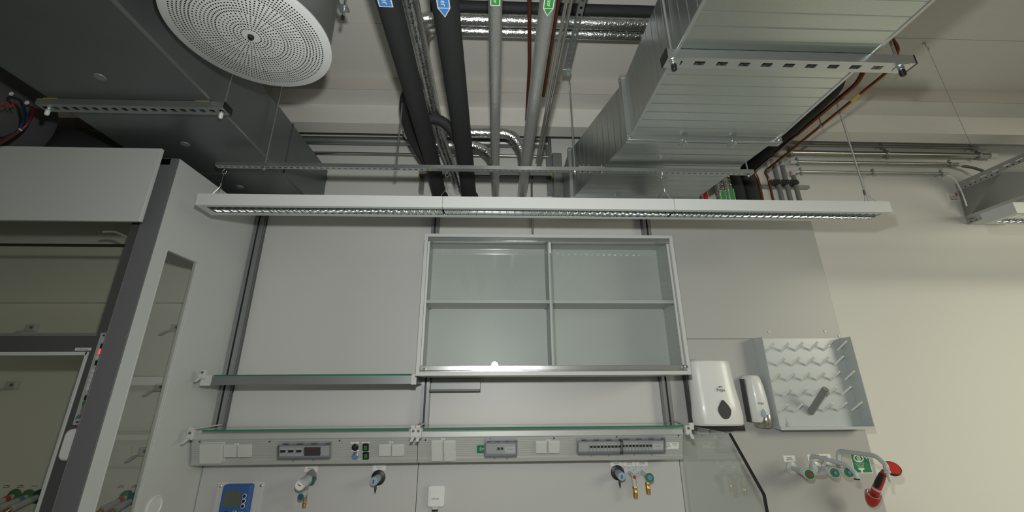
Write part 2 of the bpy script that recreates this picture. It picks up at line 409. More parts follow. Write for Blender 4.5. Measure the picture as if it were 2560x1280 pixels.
def breaker_box(px, py, w_, h_, label, layout):
    fr, o = raised(px, py, .022); W, H = w_*RSC/2, h_*RSC/2
    t = thing('breaker_box', label, 'breaker box', o, 'clear-lidded breaker boxes on the rail')
    MB(fr).rbox(-W, W, -.004, .001, -H, H, .008).build('base_frame', 'framegrey', t, bevel=.001)
    MB(fr).rbox(-W+.012, W-.012, -.007, -.004, -H*.62, H*.55, .004).build('tray', 'plastic', t)
    c = MB(fr)
    c.rbox(-W+.003, W-.003, -.026, -.022, -H+.006, H-.012, .008)
    c.box(-W+.003, -W+.007, -.022, -.004, -H+.008, H-.014); c.box(W-.007, W-.003, -.022, -.004, -H+.008, H-.014)
    c.box(-W+.008, W-.008, -.022, -.004, -H+.006, -H+.010); c.box(-W+.008, W-.008, -.022, -.004, H-.016, H-.012)
    lid = c.build('clear_lid', 'clearplastic', t, bevel=.001)
    hg = MB(fr).box(-W*.8, W*.98, -.012, -.006, H-.011, H-.006)
    for k in range(4):
        a = -W*.8+k*W*.53; hg.box(a, a+W*.22, -.016, -.004, H-.010, H-.002)
    hg.build('lid_hinge', 'clearplastic', t)
    for s in (-.4, .35):
        MB(fr).cyl((W*s, -.02, -H-.002), (W*s+.006, -.02, -H+.006), .004, seg=8).build('latch', 'clearplastic', t)
    for kind, u0, u1 in layout:
        a, b = -W+.012+(2*W-.024)*u0, -W+.012+(2*W-.024)*u1
        if kind == 'blank': MB(fr).box(a+.001, b-.001, -.014, -.007, -H*.5, H*.38).build('blank_cover', 'plastic', t, bevel=.001)
        elif kind == 'paper':
            MB(fr).box(a+.002, b-.002, -.012, -.007, -H*.45, H*.2).build('circuit_list', 'paper', t, smooth=False)
            text('1F1 1F2 1F3', .006, fr @ Matrix.Translation(((a+b)/2, -.012, -H*.05)), 'ink', t)
        elif kind == 'dark':
            MB(fr).box(a, b, -.014, -.007, -H*.5, H*.42).build('contactor', 'darkplastic', t, bevel=.001)
            MB(fr).box(a+.02, b-.012, -.0148, -.014, H*.25, H*.3).build('red_stripe', 'labelred', t)
        else:
            n = int(kind); pw = (b-a)/n
            for k in range(n):
                q = a+k*pw
                mb = MB(fr).box(q+.0006, q+pw-.0006, -.015, -.007, -H*.52, H*.40).build('breaker', 'plastic', t, bevel=.0006)
                MB(fr).box(q+pw*.18, q+pw*.82, -.0215, -.015, -H*.02, H*.2).build('toggle', 'black', mb, bevel=.0006)
                MB(fr).box(q+pw*.2, q+pw*.8, -.0155, -.015, H*.26, H*.36).build('marker', 'paper', mb, smooth=False)
    return t
breaker_box(758.5, 1130.5, 114, 38, 'clear-lidded box with three switches and a dark contactor, above the nitrogen tap', [('3', 0, .48), ('dark', .5, .82), ('blank', .83, 1)])
breaker_box(1252, 1124.5, 74, 40, 'small clear-lidded breaker box right of the green SV label', [('blank', 0, .36), ('2', .37, .6), ('paper', .62, 1)])
breaker_box(1501, 1119.5, 104, 37, 'clear-lidded breaker box with nine toggles, left one of the adjoining two', [('blank', 0, .24), ('9', .25, 1)])
breaker_box(1608, 1117, 104, 37, 'clear-lidded breaker box with nine toggles and a paper list, right one of the adjoining two', [('9', 0, .72), ('paper', .73, 1)])

def rocker(px, py, label):
    fr = rframe(px, py); t = thing('rocker_switch', label, 'switch', onrail(px, py), 'green rocker switches')
    MB(fr).rbox(-.0165, .0165, -.006, .001, -.0205, .0205, .003).build('bezel', 'black', t, bevel=.001)
    MB(fr).box(-.009, .010, -.011, -.006, -.012, .012).build('rocker', 'green', t, bevel=.002)
rocker(914.5, 1118, 'black rocker switch with green key, upper of the two')
rocker(915, 1138.5, 'black rocker switch with green key, lower of the two')
t = thing('round_socket', 'small round black socket above the blue push button', 'socket', onrail(888, 1118))
fr = rframe(888, 1118)
MB(fr).lathe((0, 0, 0), (0, -1, 0), [(.018, -.001), (.018, .005), (.015, .007), (.013, .003), (0, .003)], 20).build('collar', 'black', t)
for k in range(3):
    a = 2*PI*k/3+.5; MB(fr).cyl((.006*math.cos(a), -.002, .006*math.sin(a)), (.006*math.cos(a), -.007, .006*math.sin(a)), .0016, seg=8).build('pin', 'chrome', t)
t = thing('push_button', 'blue push button with chrome ring on the rail', 'button', onrail(889, 1138.5))
fr = rframe(889, 1138.5)
MB(fr).lathe((0, 0, 0), (0, -1, 0), [(.018, -.001), (.018, .012), (.0155, .015), (.0155, .004), (0, .004)], 24).build('ring', 'chrome', t)
MB(fr).lathe((0, -.004, 0), (0, -1, 0), [(.0145, 0), (.0145, .012), (.012, .015), (0, .0155)], 24).build('cap', 'bluebtn', t)
rail_tag(887, 1107, 18, 3.5, 'narrow white strip above the round black socket', 'Data')
rail_tag(914.5, 1106.5, 17, 3, 'narrow white strip above the upper green rocker switch', 'Notlicht')
rail_tag(888.5, 1126.8, 17, 3, 'narrow white strip between round socket and blue button', 'Not-Aus')
rail_tag(914.5, 1128.3, 17, 2.2, 'thin white strip between the two green rocker switches', 'Steckdosen')

# ------------------------------------------------------------------ glass shelves and their clamps
def shelf_clamp(px, py, y, label, flip=1):
    p = at(px, py, y=y); fr = frame(p); t = thing('rod_clamp', label, 'clamp', p, 'grey clamps at the shelf ends')
    MB(fr).box(-.016, .016, -.012, .012, -.03, .018).build('body', 'plastic', t, bevel=.003)
    MB(fr).cyl((0, -.0125, .004), (0, -.015, .004), .007, seg=14).build('bolt_head', 'tubegrey', t)
    MB(fr).hexa([(-.004, -.03, -.022), (.012, -.03, -.022), (.012, -.012, -.022), (-.004, -.012, -.022), (-.012-.008*flip, -.042, -.046), (.006-.008*flip, -.042, -.046), (.006-.008*flip, -.028, -.040), (-.012-.008*flip, -.028, -.040)]).build('lever', 'plastic', t, bevel=.002)
    return t
def glass_shelf(label, x0, x1, y0, y1, z, edge=.008):
    t = thing('glass_shelf', label, 'shelf', ((x0+x1)/2, y1, z))
    MB().box(x0, x1, y0+.001, y1, z, z+edge).build('pane', 'glass', t, smooth=False)
    MB().box(x0, x1, y0, y0+.001, z, z+edge).build('front_edge', 'greenedge', t, smooth=False)
    return t
glass_shelf('long green-edged glass shelf lying on the left length of socket rail', -1.545, -.46, 2.49, 2.745, -.196)
glass_shelf('green-edged glass shelf lying on the right length of socket rail', -.385, 1.055, 2.49, 2.745, -.196)
t = glass_shelf('glass shelf with aluminium front bar between fume hood and wall cabinet', -1.555, -.462, 2.502, 2.745, .083)
MB().box(-1.60, -.445, 2.478, 2.500, .036, .083).build('front_bar', 'post', t, bevel=.002)
MB().box(-1.60, -1.545, 2.474, 2.477, .034, .088).build('end_cap', 'plastic', t)
MB().box(-.462, -.434, 2.474, 2.477, .034, .088).build('end_cap', 'plastic', t)
for x in (-1.58, -.455): MB().box(x-.006, x+.006, 2.50, 2.75, .04, .082).build('bracket', 'post', t, bevel=.001)
for x in (-1.60, -.437, -.41, 1.09):
    nm = {-1.60: 'sloping grey shelf arm at the fume hood end of the rail', -.437: 'grey shelf arm just left of the rail joint', -.41: 'grey shelf arm just right of the rail joint', 1.09: 'grey shelf arm at the right end of the rail'}[x]
    tag(MB().prism([(2.49, -.187), (2.49, -.180), (2.748, -.176), (2.748, -.183)], 'x', x-.003, x+.003).box(x-.012, x+.012, 2.484, 2.49, -.21, -.175).build('shelf_arm', 'plastic', bevel=.001), nm, 'shelf arm', 'grey shelf arms on the rail')
shelf_clamp(478, 1084, 2.47, 'grey rod clamp at the left end of the socket rail', 1)
shelf_clamp(1034, 1079, 2.47, 'grey rod clamp left of the joint in the socket rail', .2)
shelf_clamp(1047, 1079, 2.47, 'grey rod clamp right of the joint in the socket rail', -.2)
shelf_clamp(1719, 1072, 2.45, 'grey rod clamp at the glass divider, right end of the rail', -1)
shelf_clamp(509, 933, 2.465, 'grey rod clamp at the left end of the upper glass shelf', 1)

# ------------------------------------------------------------------ wall cabinet with sliding glass doors
CX0, CX1, CZ0, CZ1, CYF, CYB = -.428, 1.092, .077, .900, 2.40, 2.72
t = thing('wall_cabinet', 'glass-fronted wall cabinet with sliding doors and one shelf', 'cabinet', ((CX0+CX1)/2, CYB, CZ0))
MB().box(CX0, CX0+.02, CYF, CYB, CZ0, CZ1).build('side_panel', 'white', t, bevel=.001)
MB().box(CX1-.02, CX1, CYF, CYB, CZ0, CZ1).build('side_panel', 'white', t, bevel=.001)
MB().box(CX0+.02, CX1-.02, CYF+.001, CYB, CZ1-.02, CZ1).build('top_panel', 'white', t, bevel=.001)
MB().box(CX0+.02, CX1-.02, CYF+.001, CYB, CZ0, CZ0+.02).build('bottom_panel', 'white', t, bevel=.001)
MB().box(CX0+.02, CX1-.02, 2.632, 2.645, CZ0+.02, CZ1-.02).build('back_panel', 'white', t, smooth=False)
MB().box(.322, .338, 2.43, 2.632, CZ0+.02, CZ1-.02).build('divider', 'white', t, bevel=.001)
for a, b in ((CX0+.02, .322), (.338, CX1-.02)):
    s = MB().box(a, b, 2.446, 2.632, .484, .503).build('shelf', 'white', t, bevel=.001)
    for q in (a, b):
        sgn = 1 if q == a else -1
        for yy in (2.47, 2.61): MB().cyl((q, yy, .480), (q+sgn*.012, yy, .480), .0035, seg=8).build('shelf_pin', 'chrome', t)
holes = MB()
for k in range(24):
    z = CZ0+.06+k*.032
    for yy in (2.47, 2.60): holes.cyl((CX1-.0205, yy, z), (CX1-.0195, yy, z), .0025, seg=6).cyl((.3215, yy, z), (.3225, yy, z), .0025, seg=6)
holes.build('shelf_pin_hole', 'darkplastic', t)['kind'] = 'stuff'
MB().box(CX0+.02, CX1-.02, 2.402, 2.440, CZ1-.046, CZ1-.0205).build('top_track', 'alu', t, bevel=.002)
MB().box(CX0+.02, CX1-.02, 2.405, 2.440, CZ0+.0205, CZ0+.026).build('bottom_track', 'alu', t, bevel=.001)
def door(x0, x1, y, stile):
    d = MB().box(x0, x1, y-.002, y+.002, CZ0+.045, CZ1-.047).build('sliding_door', 'glass', t, smooth=False)
    MB().box(x0, x1, y-.007, y+.004, CZ0+.027, CZ0+.052).build('door_rail', 'alu', d, bevel=.0015)
    for q in stile: MB().box(q, q+.012, y-.006, y+.004, CZ0+.053, CZ1-.048).build('door_stile', 'plastic', d, bevel=.001)
    return d
d1 = door(CX0+.021, .345, 2.412, (CX0+.021,))
d2 = door(.318, CX1-.021, 2.427, (.318, CX1-.034))
MB().box(.322, .336, 2.408, 2.418, CZ1-.12, CZ1-.047).build('door_guide', 'plastic', t, bevel=.001)
for px, py in ((1061, 923), (1716, 917)):
    p = at(px, py, y=2.404); MB().lathe(p, (0, -1, 0), [(.009, 0), (.009, .008), (.006, .011), (0, .011)], 16).build('door_lock', 'chrome', t)
t = thing('ledge_holder', 'white ledge with clear side hanging under the left half of the wall cabinet', 'holder', (-.23, 2.78, -.005))
MB().box(-.395, -.09, 2.788, 2.80, 0.0, .07).build('back_plate', 'white', t)
MB().box(-.395, -.09, 2.70, 2.788, -.004, .008).build('ledge', 'tubegrey', t, bevel=.001)
MB().box(-.088, -.085, 2.70, 2.80, -.004, .072).build('side_pane', 'glass', t)

# ------------------------------------------------------------------ glass divider at the right end
pts = [(2.745, -.198), (2.145, -.200), (1.948, -.415), (1.946, -.69), (2.745, -.69)]
t = thing('glass_divider', 'clear glass splash divider with black front edge at the right end of the rail', 'divider', (1.12, 2.4, -.63))
MB().prism(pts, 'x', 1.117, 1.123).build('pane', 'glass', t, smooth=False)
e = MB()
for a, b in zip(pts[1:3], pts[2:4]):
    d = Vector((b[0]-a[0], b[1]-a[1])).normalized(); n = Vector((d.y, -d.x))*.0035
    e.hexa([(1.1145, a[0]+n.x, a[1]+n.y), (1.1255, a[0]+n.x, a[1]+n.y), (1.1255, a[0]-n.x, a[1]-n.y), (1.1145, a[0]-n.x, a[1]-n.y),
            (1.1145, b[0]+n.x, b[1]+n.y), (1.1255, b[0]+n.x, b[1]+n.y), (1.1255, b[0]-n.x, b[1]-n.y), (1.1145, b[0]-n.x, b[1]-n.y)])
e.build('edge_strip', 'black', t, smooth=False)

# ------------------------------------------------------------------ towel and soap dispensers
def loft(b, secs):     # secs: list of (z, list of (x,y)) closed outlines of equal count
    n = len(secs[0][1]); vs = []
    for z, o in secs: vs += [(x, y, z) for x, y in o]
    fs = [(i*n+k, i*n+(k+1) % n, (i+1)*n+(k+1) % n, (i+1)*n+k) for i in range(len(secs)-1) for k in range(n)]
    fs += [tuple(range(n))[::-1], tuple(range((len(secs)-1)*n, len(secs)*n))]
    return b.add(vs, fs)
def dee(cx, w_, d, n=20, p=3.2):   # superellipse half outline bulging toward the viewer from y=2.75
    out = []
    for k in range(n+1):
        a = PI*k/n
        c, s = math.cos(a), math.sin(a)
        out.append((cx-w_/2*math.copysign(abs(c)**(2/p), c), 2.748-d*abs(s)**(2/p)))
    return out
t = thing('towel_dispenser', 'large white paper towel dispenser with dark window', 'dispenser', (1.345, 2.75, -.22))
secs = []
for z, w_, d in ((-.205, .300, .118), (-.195, .310, .128), (-.15, .312, .132), (-.08, .302, .126), (0, .288, .112), (.08, .278, .104), (.14, .272, .100), (.163, .262, .096), (.175, .235, .080), (.180, .19, .05)):
    secs.append((z, dee(1.348+(.0 if z < 0 else -.0), w_, d)))
loft(MB(), secs).build('cover', 'whiteplastic', t)
MB().box(1.205, 1.49, 2.66, 2.748, -.235, -.206).build('paper_slot', 'black', t, bevel=.006)
MB().box(1.188, 1.20, 2.70, 2.748, -.2, .14).build('dark_side_strip', 'darkplastic', t, bevel=.002)  # narrow charcoal box along the left edge of the cover
def teardrop(cx, cz, w_, h_, y, th=.004, n=24):
    o = []
    for k in range(n):
        a = 2*PI*k/n; s = math.sin(a); r = 1-.62*max(0, s)**1.2
        o.append((cx+w_/2*math.cos(a)*r, cz+h_/2*s))
    return MB().prism(o, 'y', y, y+th)
p = at(1812, 1024, y=2.613); teardrop(p.x, p.z, .076, .105, 2.612, .03).build('window', 'darkplastic', t, bevel=.002)
p = at(1801, 975, y=2.632)
text('Fripa', .026, frame((p.x, 2.628, p.z)), 'ink', t)
lg = MB(); lg.tube([(p.x-.012, 2.6285, p.z+.016), (p.x, 2.6285, p.z+.024), (p.x+.012, 2.6285, p.z+.016)], .0012, 6).tube([(p.x-.008, 2.6285, p.z+.014), (p.x+.006, 2.6285, p.z+.018), (p.x+.014, 2.6285, p.z+.013)], .0012, 6).build('logo_mark', 'ink', t)
t = thing('soap_dispenser', 'narrow white soap dispenser with grey metal lever, right of the towel dispenser', 'dispenser', (1.62, 2.75, -.22))
secs = []
sx0 = 1.622
for z, w_, d, dx in ((-.19, .120, .075, 0), (-.17, .126, .085, 0), (-.12, .126, .090, 0), (-.05, .122, .090, -.002), (.02, .112, .084, -.004), (.06, .10, .078, -.006), (.076, .085, .068, -.006), (.084, .06, .045, -.006)):
    secs.append((z, dee(sx0+dx, w_, d, 18, 2.6)))
loft(MB(), secs).build('cover', 'whiteplastic', t)
MB().box(1.552, 1.560, 2.70, 2.748, -.19, .06).build('dark_side_strip', 'darkplastic', t, bevel=.002)
loft(MB(), [(-.222, dee(1.638, .075, .07, 14, 2.3)), (-.205, dee(1.638, .085, .094, 14, 2.4)), (-.168, dee(1.638, .09, .099, 14, 2.4)), (-.148, dee(1.644, .07, .094, 14, 2.4))]).build('lever', 'steelpipe', t)
p = at(1910, 1033, y=2.655); teardrop(p.x, p.z, .028, .048, 2.653, .01).build('window', 'bluegrey', t, bevel=.001)
p = at(1902, 1008, y=2.655); text('Fripa', .018, frame((p.x, 2.6545, p.z)), 'ink', t)

# ------------------------------------------------------------------ drying rack
t = thing('drying_rack', 'white drip rack with rows of pegs on the grey wall panel', 'drying rack', (1.985, 2.75, -.232))
X0, X1, Z0, Z1, YF = 1.694, 2.278, -.226, .312, 2.652
MB().box(X0+.004, X1-.004, 2.742, 2.749, Z0, Z1).build('back_plate', 'rack', t, bevel=.001)
for x in (X0, X1-.004): MB().box(x, x+.004, YF, 2.749, Z0, Z1).build('side_wall', 'rack', t, bevel=.001)
MB().prism([(2.742, Z0), (YF-.004, Z0-.006), (YF-.004, Z0+.010), (YF+.003, Z0+.010), (YF+.003, Z0), (2.742, Z0+.006)], 'x', X0+.004, X1-.004).build('drip_tray', 'rack', t)
rows = [[(657, 252, 698, 168), (750, 252, 790, 166), (840, 248, 882, 163), (933, 246, 975, 165), (1022, 244, 1068, 162), (1113, 242, 1155, 162)],
        [(725, 345, 772, 262), (817, 343, 865, 260), (908, 342, 960, 260), (1000, 340, 1045, 260), (1092, 338, 1145, 258)],
        [(697, 442, 750, 358), (788, 440, 833, 355), (882, 438, 932, 355), (975, 436, 1025, 355), (1067, 435, 1125, 355), (1160, 432, 1218, 352)],
        [(765, 540, 808, 453), (858, 538, 908, 453), (952, 536, 1005, 453), (1045, 533, 1103, 450), (1138, 530, 1197, 448)],
        [(737, 642, 780, 562), (832, 640, 880, 562), (1018, 634, 1082, 555), (1110, 630, 1175, 550), (1205, 627, 1268, 548)]]
for row in rows:
    for bx, by, tx, ty in row:
        b = at(1660+bx/2.559, 780+by/2.559, y=2.742); tip = b+V(.003, -.085, .048)
        d = (tip-b).normalized()
        MB().tube([b, b+d*.012, tip-d*.004, tip], [.0075, .0065, .0055, .0038], 10).build('peg', 'peg', t)
b = at(2026, 1031, y=2.742); tip = at(2064, 972, y=2.59)
d = (tip-b).normalized()
tb = MB().tube([b, tip], .0185, 20, cap=False)
tb.tube([tip, b], .0155, 20, cap=False).lathe(tip-d*.004, d, [(.0155, 0), (.0185, 0), (.0185, .004), (.0155, .004)], 20).build('tube_holder', 'tuberack', t)
tag_in = MB().cyl(tip-d*.03, tip-d*.02, .0148, seg=20).build('tube_shade_disc', 'black', t)  # black disc down the open tube stands for the shade of its hollow
p = at(1970, 1066, y=2.70)
MB().tube([p, p+V(0, 0, .012), p+V(0, 0, .013), p+V(0, 0, .024), p+V(0, 0, .025), p+V(0, 0, .05)], [.012, .012, .006, .008, .005, .004], 12).build('hose_nozzle', 'rack', t)
for px, py in ((1930, 865), (2073, 863), (2133, 1037)):
    q = at(px, py, y=2.742); MB().cyl(q, q+V(0, -.003, 0), .006, seg=10).build('screw', 'chrome', t)
for i, (px, py) in enumerate(((1922, 830), (2062, 828), (2097, 840))):
    q = at(px, py, y=2.75)
    tag(MB().cyl(q+V(0, .001, 0), q+V(0, -.004, 0), .007, seg=10).build('screw_cap', 'plastic'), ['small screw cap above the left corner of the drying rack', 'small screw cap above the right half of the drying rack', 'small screw cap at the top right corner of the drying rack'][i], 'screw cap')

# ------------------------------------------------------------------ wall tags
def wall_tag(px0, px1, py0, py1, lines, label, y=2.75, name='wall_label', th=.0012):
    c = at((px0+px1)/2, (py0+py1)/2, y=y); W = (at(px1, (py0+py1)/2, y=y)-at(px0, (py0+py1)/2, y=y)).length/2; H = (at((px0+px1)/2, py0, y=y)-at((px0+px1)/2, py1, y=y)).length/2
    t = thing(name, label, 'label', c); fr = frame(c)
    MB(fr).box(-W, W, -th, 0, -H, H).build('card', 'paper', t, smooth=False)
    for k, s in enumerate(lines):
        dz = (len(lines)-1)*.5*H*.55-k*H*.55
        text(s, min(H*.62, W*2.4/max(len(s), 6)), fr @ Matrix.Translation((0, -th, dz)), 'ink', t)
    return t
wall_tag(762, 794.6, 1164, 1179, ['Nitrogen'], 'white label reading Nitrogen above the gas tap with gauge')
wall_tag(932, 964.6, 1161.5, 1176, ['Vacuum'], 'white label reading Vacuum above the left vacuum tap')
wall_tag(1525.7, 1556.3, 1151, 1165.5, ['Vacuum'], 'white label reading Vacuum beside the cooling water labels')
wall_tag(1557.8, 1588, 1151, 1165.5, ['Cooling', 'water return'], 'white label reading Cooling water return, middle of three')
wall_tag(1589.5, 1619, 1150.5, 1165, ['Cooling', 'water feed'], 'white label reading Cooling water feed, right one of three')
wall_tag(1958.5, 1987.5, 1139, 1154, ['Potable', 'water hot'], 'white label reading Potable water hot above the leftmost tap')
wall_tag(2019, 2046.5, 1136.5, 1151.5, ['Potable', 'water cold'], 'white label partly behind the nearer spout')
wall_tag(2047.5, 2076.5, 1135, 1150, ['Potable', 'water cold'], 'white label right of the spout riser, behind the nearer spout')

# eye wash sign
c = at(2152.5, 1156.5, y=2.75); fr = frame(c)
t = thing('eyewash_sign', 'green and white eye wash sign behind the farther spout', 'sign', c)
MB(fr).box(-.057, .057, -.0012, 0, -.057, .057).build('border', 'paper', t, smooth=False)
MB(fr).box(-.053, .053, -.0018, -.0012, -.053, .053).build('field', 'signgreen', t, smooth=False)
eye = MB(fr)
def arc(cx, cz, rx, rz, a0, a1, th, n=16):
    o = [(cx+rx*math.cos(math.radians(a0+(a1-a0)*k/n)), cz+rz*math.sin(math.radians(a0+(a1-a0)*k/n))) for k in range(n+1)]
    i = [(cx+(rx-th)*math.cos(math.radians(a0+(a1-a0)*k/n)), cz+(rz-th)*math.sin(math.radians(a0+(a1-a0)*k/n))) for k in range(n+1)]
    for k in range(n): eye.prism([o[k], o[k+1], i[k+1], i[k]], 'y', -.0024, -.0018)
arc(-.01, .024, .032, .022, 0, 360, .007, 24); arc(-.01, .024, .012, .014, 0, 360, .006, 18)
eye.cyl((-.01, -.0018, .024), (-.01, -.0024, .024), .004, seg=12)
eye.box(.028, .052, -.0024, -.0018, .028, .035).box(.0365, .0435, -.0024, -.0018, .019, .044)
for r_ in range(5):
    for k in range(6):
        a = (k-2.5)*(.010-.0011*r_); eye.box(a-.0115, a-.0095+.001, -.0024, -.0018, -.004-r_*.006, -.0015-r_*.006)
eye.prism([(-.028, -.030), (.010, -.030), (.010, -.036), (-.004, -.041), (-.004, -.053), (-.014, -.053), (-.014, -.041), (-.028, -.036)], 'y', -.0024, -.0018)
eye.build('pictogram', 'paper', t, smooth=False)

# ------------------------------------------------------------------ taps
def rosette(p, r, m, t, th=.006, seg=24):
    MB().lathe(p, (0, -1, 0), [(r, 0), (r, th*.5), (r*.8, th), (0, th)], seg).build('rosette', m, t)
def vacuum_tap(rx, ry, hx, hy, s0, s1, label, yh=2.655):
    p = at(rx, ry, y=2.75); h = at(hx, hy, y=yh); d = (h-p).normalized(); L = (h-p).length
    t = thing('vacuum_tap', label, 'tap', p, 'black-collared vacuum taps')
    rosette(p, .040, 'black', t, .008)
    MB().lathe(p-d*0, d, [(.020, 0), (.021, .02), (.021, .045), (.018, .048), (.022, .052), (.023, L-.012), (.021, L), (0, L+.002)], 24).build('body', 'bluegrey', t)
    q = h+d*.0025
    MB(frame(q, d, (0, 0, 1))).rbox(-.004, .004, -.002, .002, -.010, .010, .0035).build('indicator', 'blue', t)
    a = at(*s0, y=yh+.02); b = at(*s1, y=yh+.02)
    MB().tube([h.lerp(p, .3), a, a.lerp(b, .35), a.lerp(b, .4), b], [.006, .0055, .0075, .005, .0045], 10).build('hose_barb', 'black', t)
    return t
vacuum_tap(946, 1194, 934, 1204, (939, 1217), (937.5, 1230), 'vacuum tap with black collar right of the nitrogen tap')
vacuum_tap(1544, 1181.5, 1554.5, 1191.5, (1549, 1201), (1550, 1216), 'vacuum tap with black collar beside the cooling water taps')
def water_outlet(rx, ry, hx, hy, zlen, knob, label):
    p = at(rx, ry, y=2.75); h = at(hx, hy, y=2.685); t = thing('cooling_water_tap', label, 'tap', p, 'cooling water taps with brass nozzles')
    rosette(p, .034, 'fitting', t, .004)
    MB().tube(bend([p, h, h+V(0, 0, -zlen)], .02), .0125, 16).build('body', 'fitting', t)
    b = h+V(0, 0, -zlen)
    MB().tube([b, b+V(0, 0, -.006), b+V(0, 0, -.008), b+V(0, 0, -.03), b+V(0, 0, -.032), b+V(0, 0, -.055)], [.013, .015, .0125, .0125, .014, .0125], 12).build('nozzle', 'brass', t)
    if knob == 'dot':
        MB().lathe(h+V(0, -.011, 0), (0, -1, 0), [(.009, 0), (.009, .003), (0, .003)], 16).build('red_dot', 'labelred', t)
    else:
        k = at(1624, 1194, y=2.63); d = (k-h).normalized()
        MB().lathe(h, d, [(.012, 0), (.012, (k-h).length-.012), (.022, (k-h).length-.010), (.024, (k-h).length), (0, (k-h).length)], 24).build('handwheel', 'green', t)
        MB().lathe(k, d, [(.014, 0), (.013, .003), (0, .003)], 20).build('cap', 'bluebtn', t)
    for a in (100, 30, 190):
        q = p+V(.026*math.cos(math.radians(a)), -.004, .026*math.sin(math.radians(a))); MB().cyl(q, q+V(0, -.002, 0), .0025, seg=8).build('screw', 'chrome', t)
    return t
water_outlet(1574, 1182, 1584.5, 1192, .048, 'dot', 'cooling water outlet with red dot and brass nozzle')
water_outlet(1605, 1180, 1617, 1192, .028, 'knob', 'cooling water valve with green and blue knob and brass nozzle')

# nitrogen tap with gauge
p = at(778, 1193, y=2.75); t = thing('nitrogen_tap', 'grey nitrogen tap with round pressure gauge', 'tap', p)
MB(frame(p)).prism([(.03*math.cos(2*PI*k/24), .04*math.sin(2*PI*k/24)) for k in range(24)], 'y', -.012, 0).build('rosette', 'greyplastic', t, bevel=.003)
g = at(750, 1212.5, y=2.62); s0 = at(771, 1199, y=2.70); d = (g-s0).normalized()
MB().lathe(s0, d, [(.024, 0), (.027, .01), (.027, (g-s0).length-.01), (.0265, (g-s0).length), (0, (g-s0).length)], 28).build('regulator', 'fitting', t)
fd = V(0.0, -1, 0)
MB().lathe(g+V(0, .012, 0), fd, [(.0275, 0), (.0275, .014), (.024, .016), (.024, .013), (0, .013)], 28).build('gauge_rim', 'fitting', t)
gf = MB().lathe(g+V(0, 0, 0), fd, [(.0238, 0), (.0238, .0022), (0, .0022)], 28).build('gauge_face', 'paper', t)
fr = frame(g+V(0, -.0024, 0))
tk = MB(fr)
for k in range(11):
    a = math.radians(225-27*k); tk.hexa([(.017*math.cos(a)-.0006, -.0006, .017*math.sin(a)), (.017*math.cos(a)+.0006, -.0006, .017*math.sin(a)), (.021*math.cos(a)+.0006, -.0006, .021*math.sin(a)), (.021*math.cos(a)-.0006, -.0006, .021*math.sin(a)),
                                          (.017*math.cos(a)-.0006, 0, .017*math.sin(a)), (.017*math.cos(a)+.0006, 0, .017*math.sin(a)), (.021*math.cos(a)+.0006, 0, .021*math.sin(a)), (.021*math.cos(a)-.0006, 0, .021*math.sin(a))])
tk.build('scale_mark', 'ink', gf)['kind'] = 'stuff'
MB(fr).prism([(-.015, .008), (-.002, -.004), (.006, -.006), (.004, -.001), (-.002, .001)], 'y', -.0016, -.0002).build('needle', 'ink', gf)
k1 = at(778, 1205.5, y=2.69); MB().lathe(k1+V(0, .04, .01), (k1-(k1+V(0, .04, .01))), [(.013, 0), (.013, .03), (.016, .032), (.016, .040), (.010, .042), (0, .042)], 20).build('knob', 'teal', t)
st = at(768, 1208, y=2.69); sb = at(764, 1246, y=2.69); sb.x = st.x; 
MB().tube([st+V(0, 0, .02), st, sb], .010, 14).build('stem', 'greyplastic', t)
k2 = at(752, 1242, y=2.63); ks = V(sb.x, sb.y, k2.z+.012); L = (k2-ks).length
MB().lathe(ks, k2-ks, [(.013, 0), (.015, .01), (.018, L*.6), (.0175, L), (0, L)], 20).build('valve_body', 'fitting', t)
MB().lathe(k2, k2-ks, [(.0165, 0), (.0165, .003), (.010, .004), (0, .004)], 20).build('knob', 'teal', t)
MB().tube([sb, sb+V(0, 0, -.008), sb+V(0, 0, -.01), sb+V(0, 0, -.02), sb+V(0, 0, -.022), sb+V(0, 0, -.04)], [.011, .011, .008, .008, .011, .010], 12).build('nozzle', 'brass', t)

# small data box under the rail
c = at(1091.5, 1238.5, y=2.75); fr = frame(c); t = thing('data_outlet', 'white flush outlet box with hinged cover and black plug', 'outlet', c)
MB(fr).rbox(-.046, .046, -.022, 0, -.053, .053, .010).build('housing', 'whiteplastic', t, bevel=.004)
MB(fr).box(-.033, .028, -.025, -.022, -.05, .032).build('cover', 'whiteplastic', t, bevel=.0015)
text('POWER LINE', .007, fr @ Matrix.Translation((-.004, -.0255, -.012)), 'ink', t)
MB(fr).box(-.018, .012, -.016, -.004, -.066, -.053).build('cable_entry', 'plastic', t)
MB(fr).box(-.021, .013, -.018, -.003, -.076, -.066).build('plug', 'black', t, bevel=.001)

# blue controller
c = at(597, 1252, y=2.75); fr = frame(c); t = thing('controller', 'blue vacuum controller with grey screen on a clear plate', 'controller', c)
MB(fr).box(-.128, .128, -.005, 0, -.10, .095).build('mounting_plate', 'plastic', t, bevel=.001)
MB(fr).rbox(-.078, .078, -.045, -.005, -.115, .088, .014).build('housing', 'blue', t, bevel=.008)
MB(fr).rbox(-.058, .032, -.047, -.044, -.020, .062, .002).build('screen', 'screen', t)
for a, b in ((.050, .032), (.050, .008), (.050, -.016), (.012, -.048)):
    k = MB(fr).cyl((a, -.045, b), (a, -.0475, b), .0115, seg=18).build('button_ring', 'paper', t)
    MB(fr).cyl((a, -.0475, b), (a, -.050, b), .0085, seg=18).build('button', 'black', k)
MB(fr).lathe((-.036, -.045, -.060), (0, -1, 0), [(.020, 0), (.019, .02), (.016, .024), (0, .024)], 24).build('dial', 'black', t)
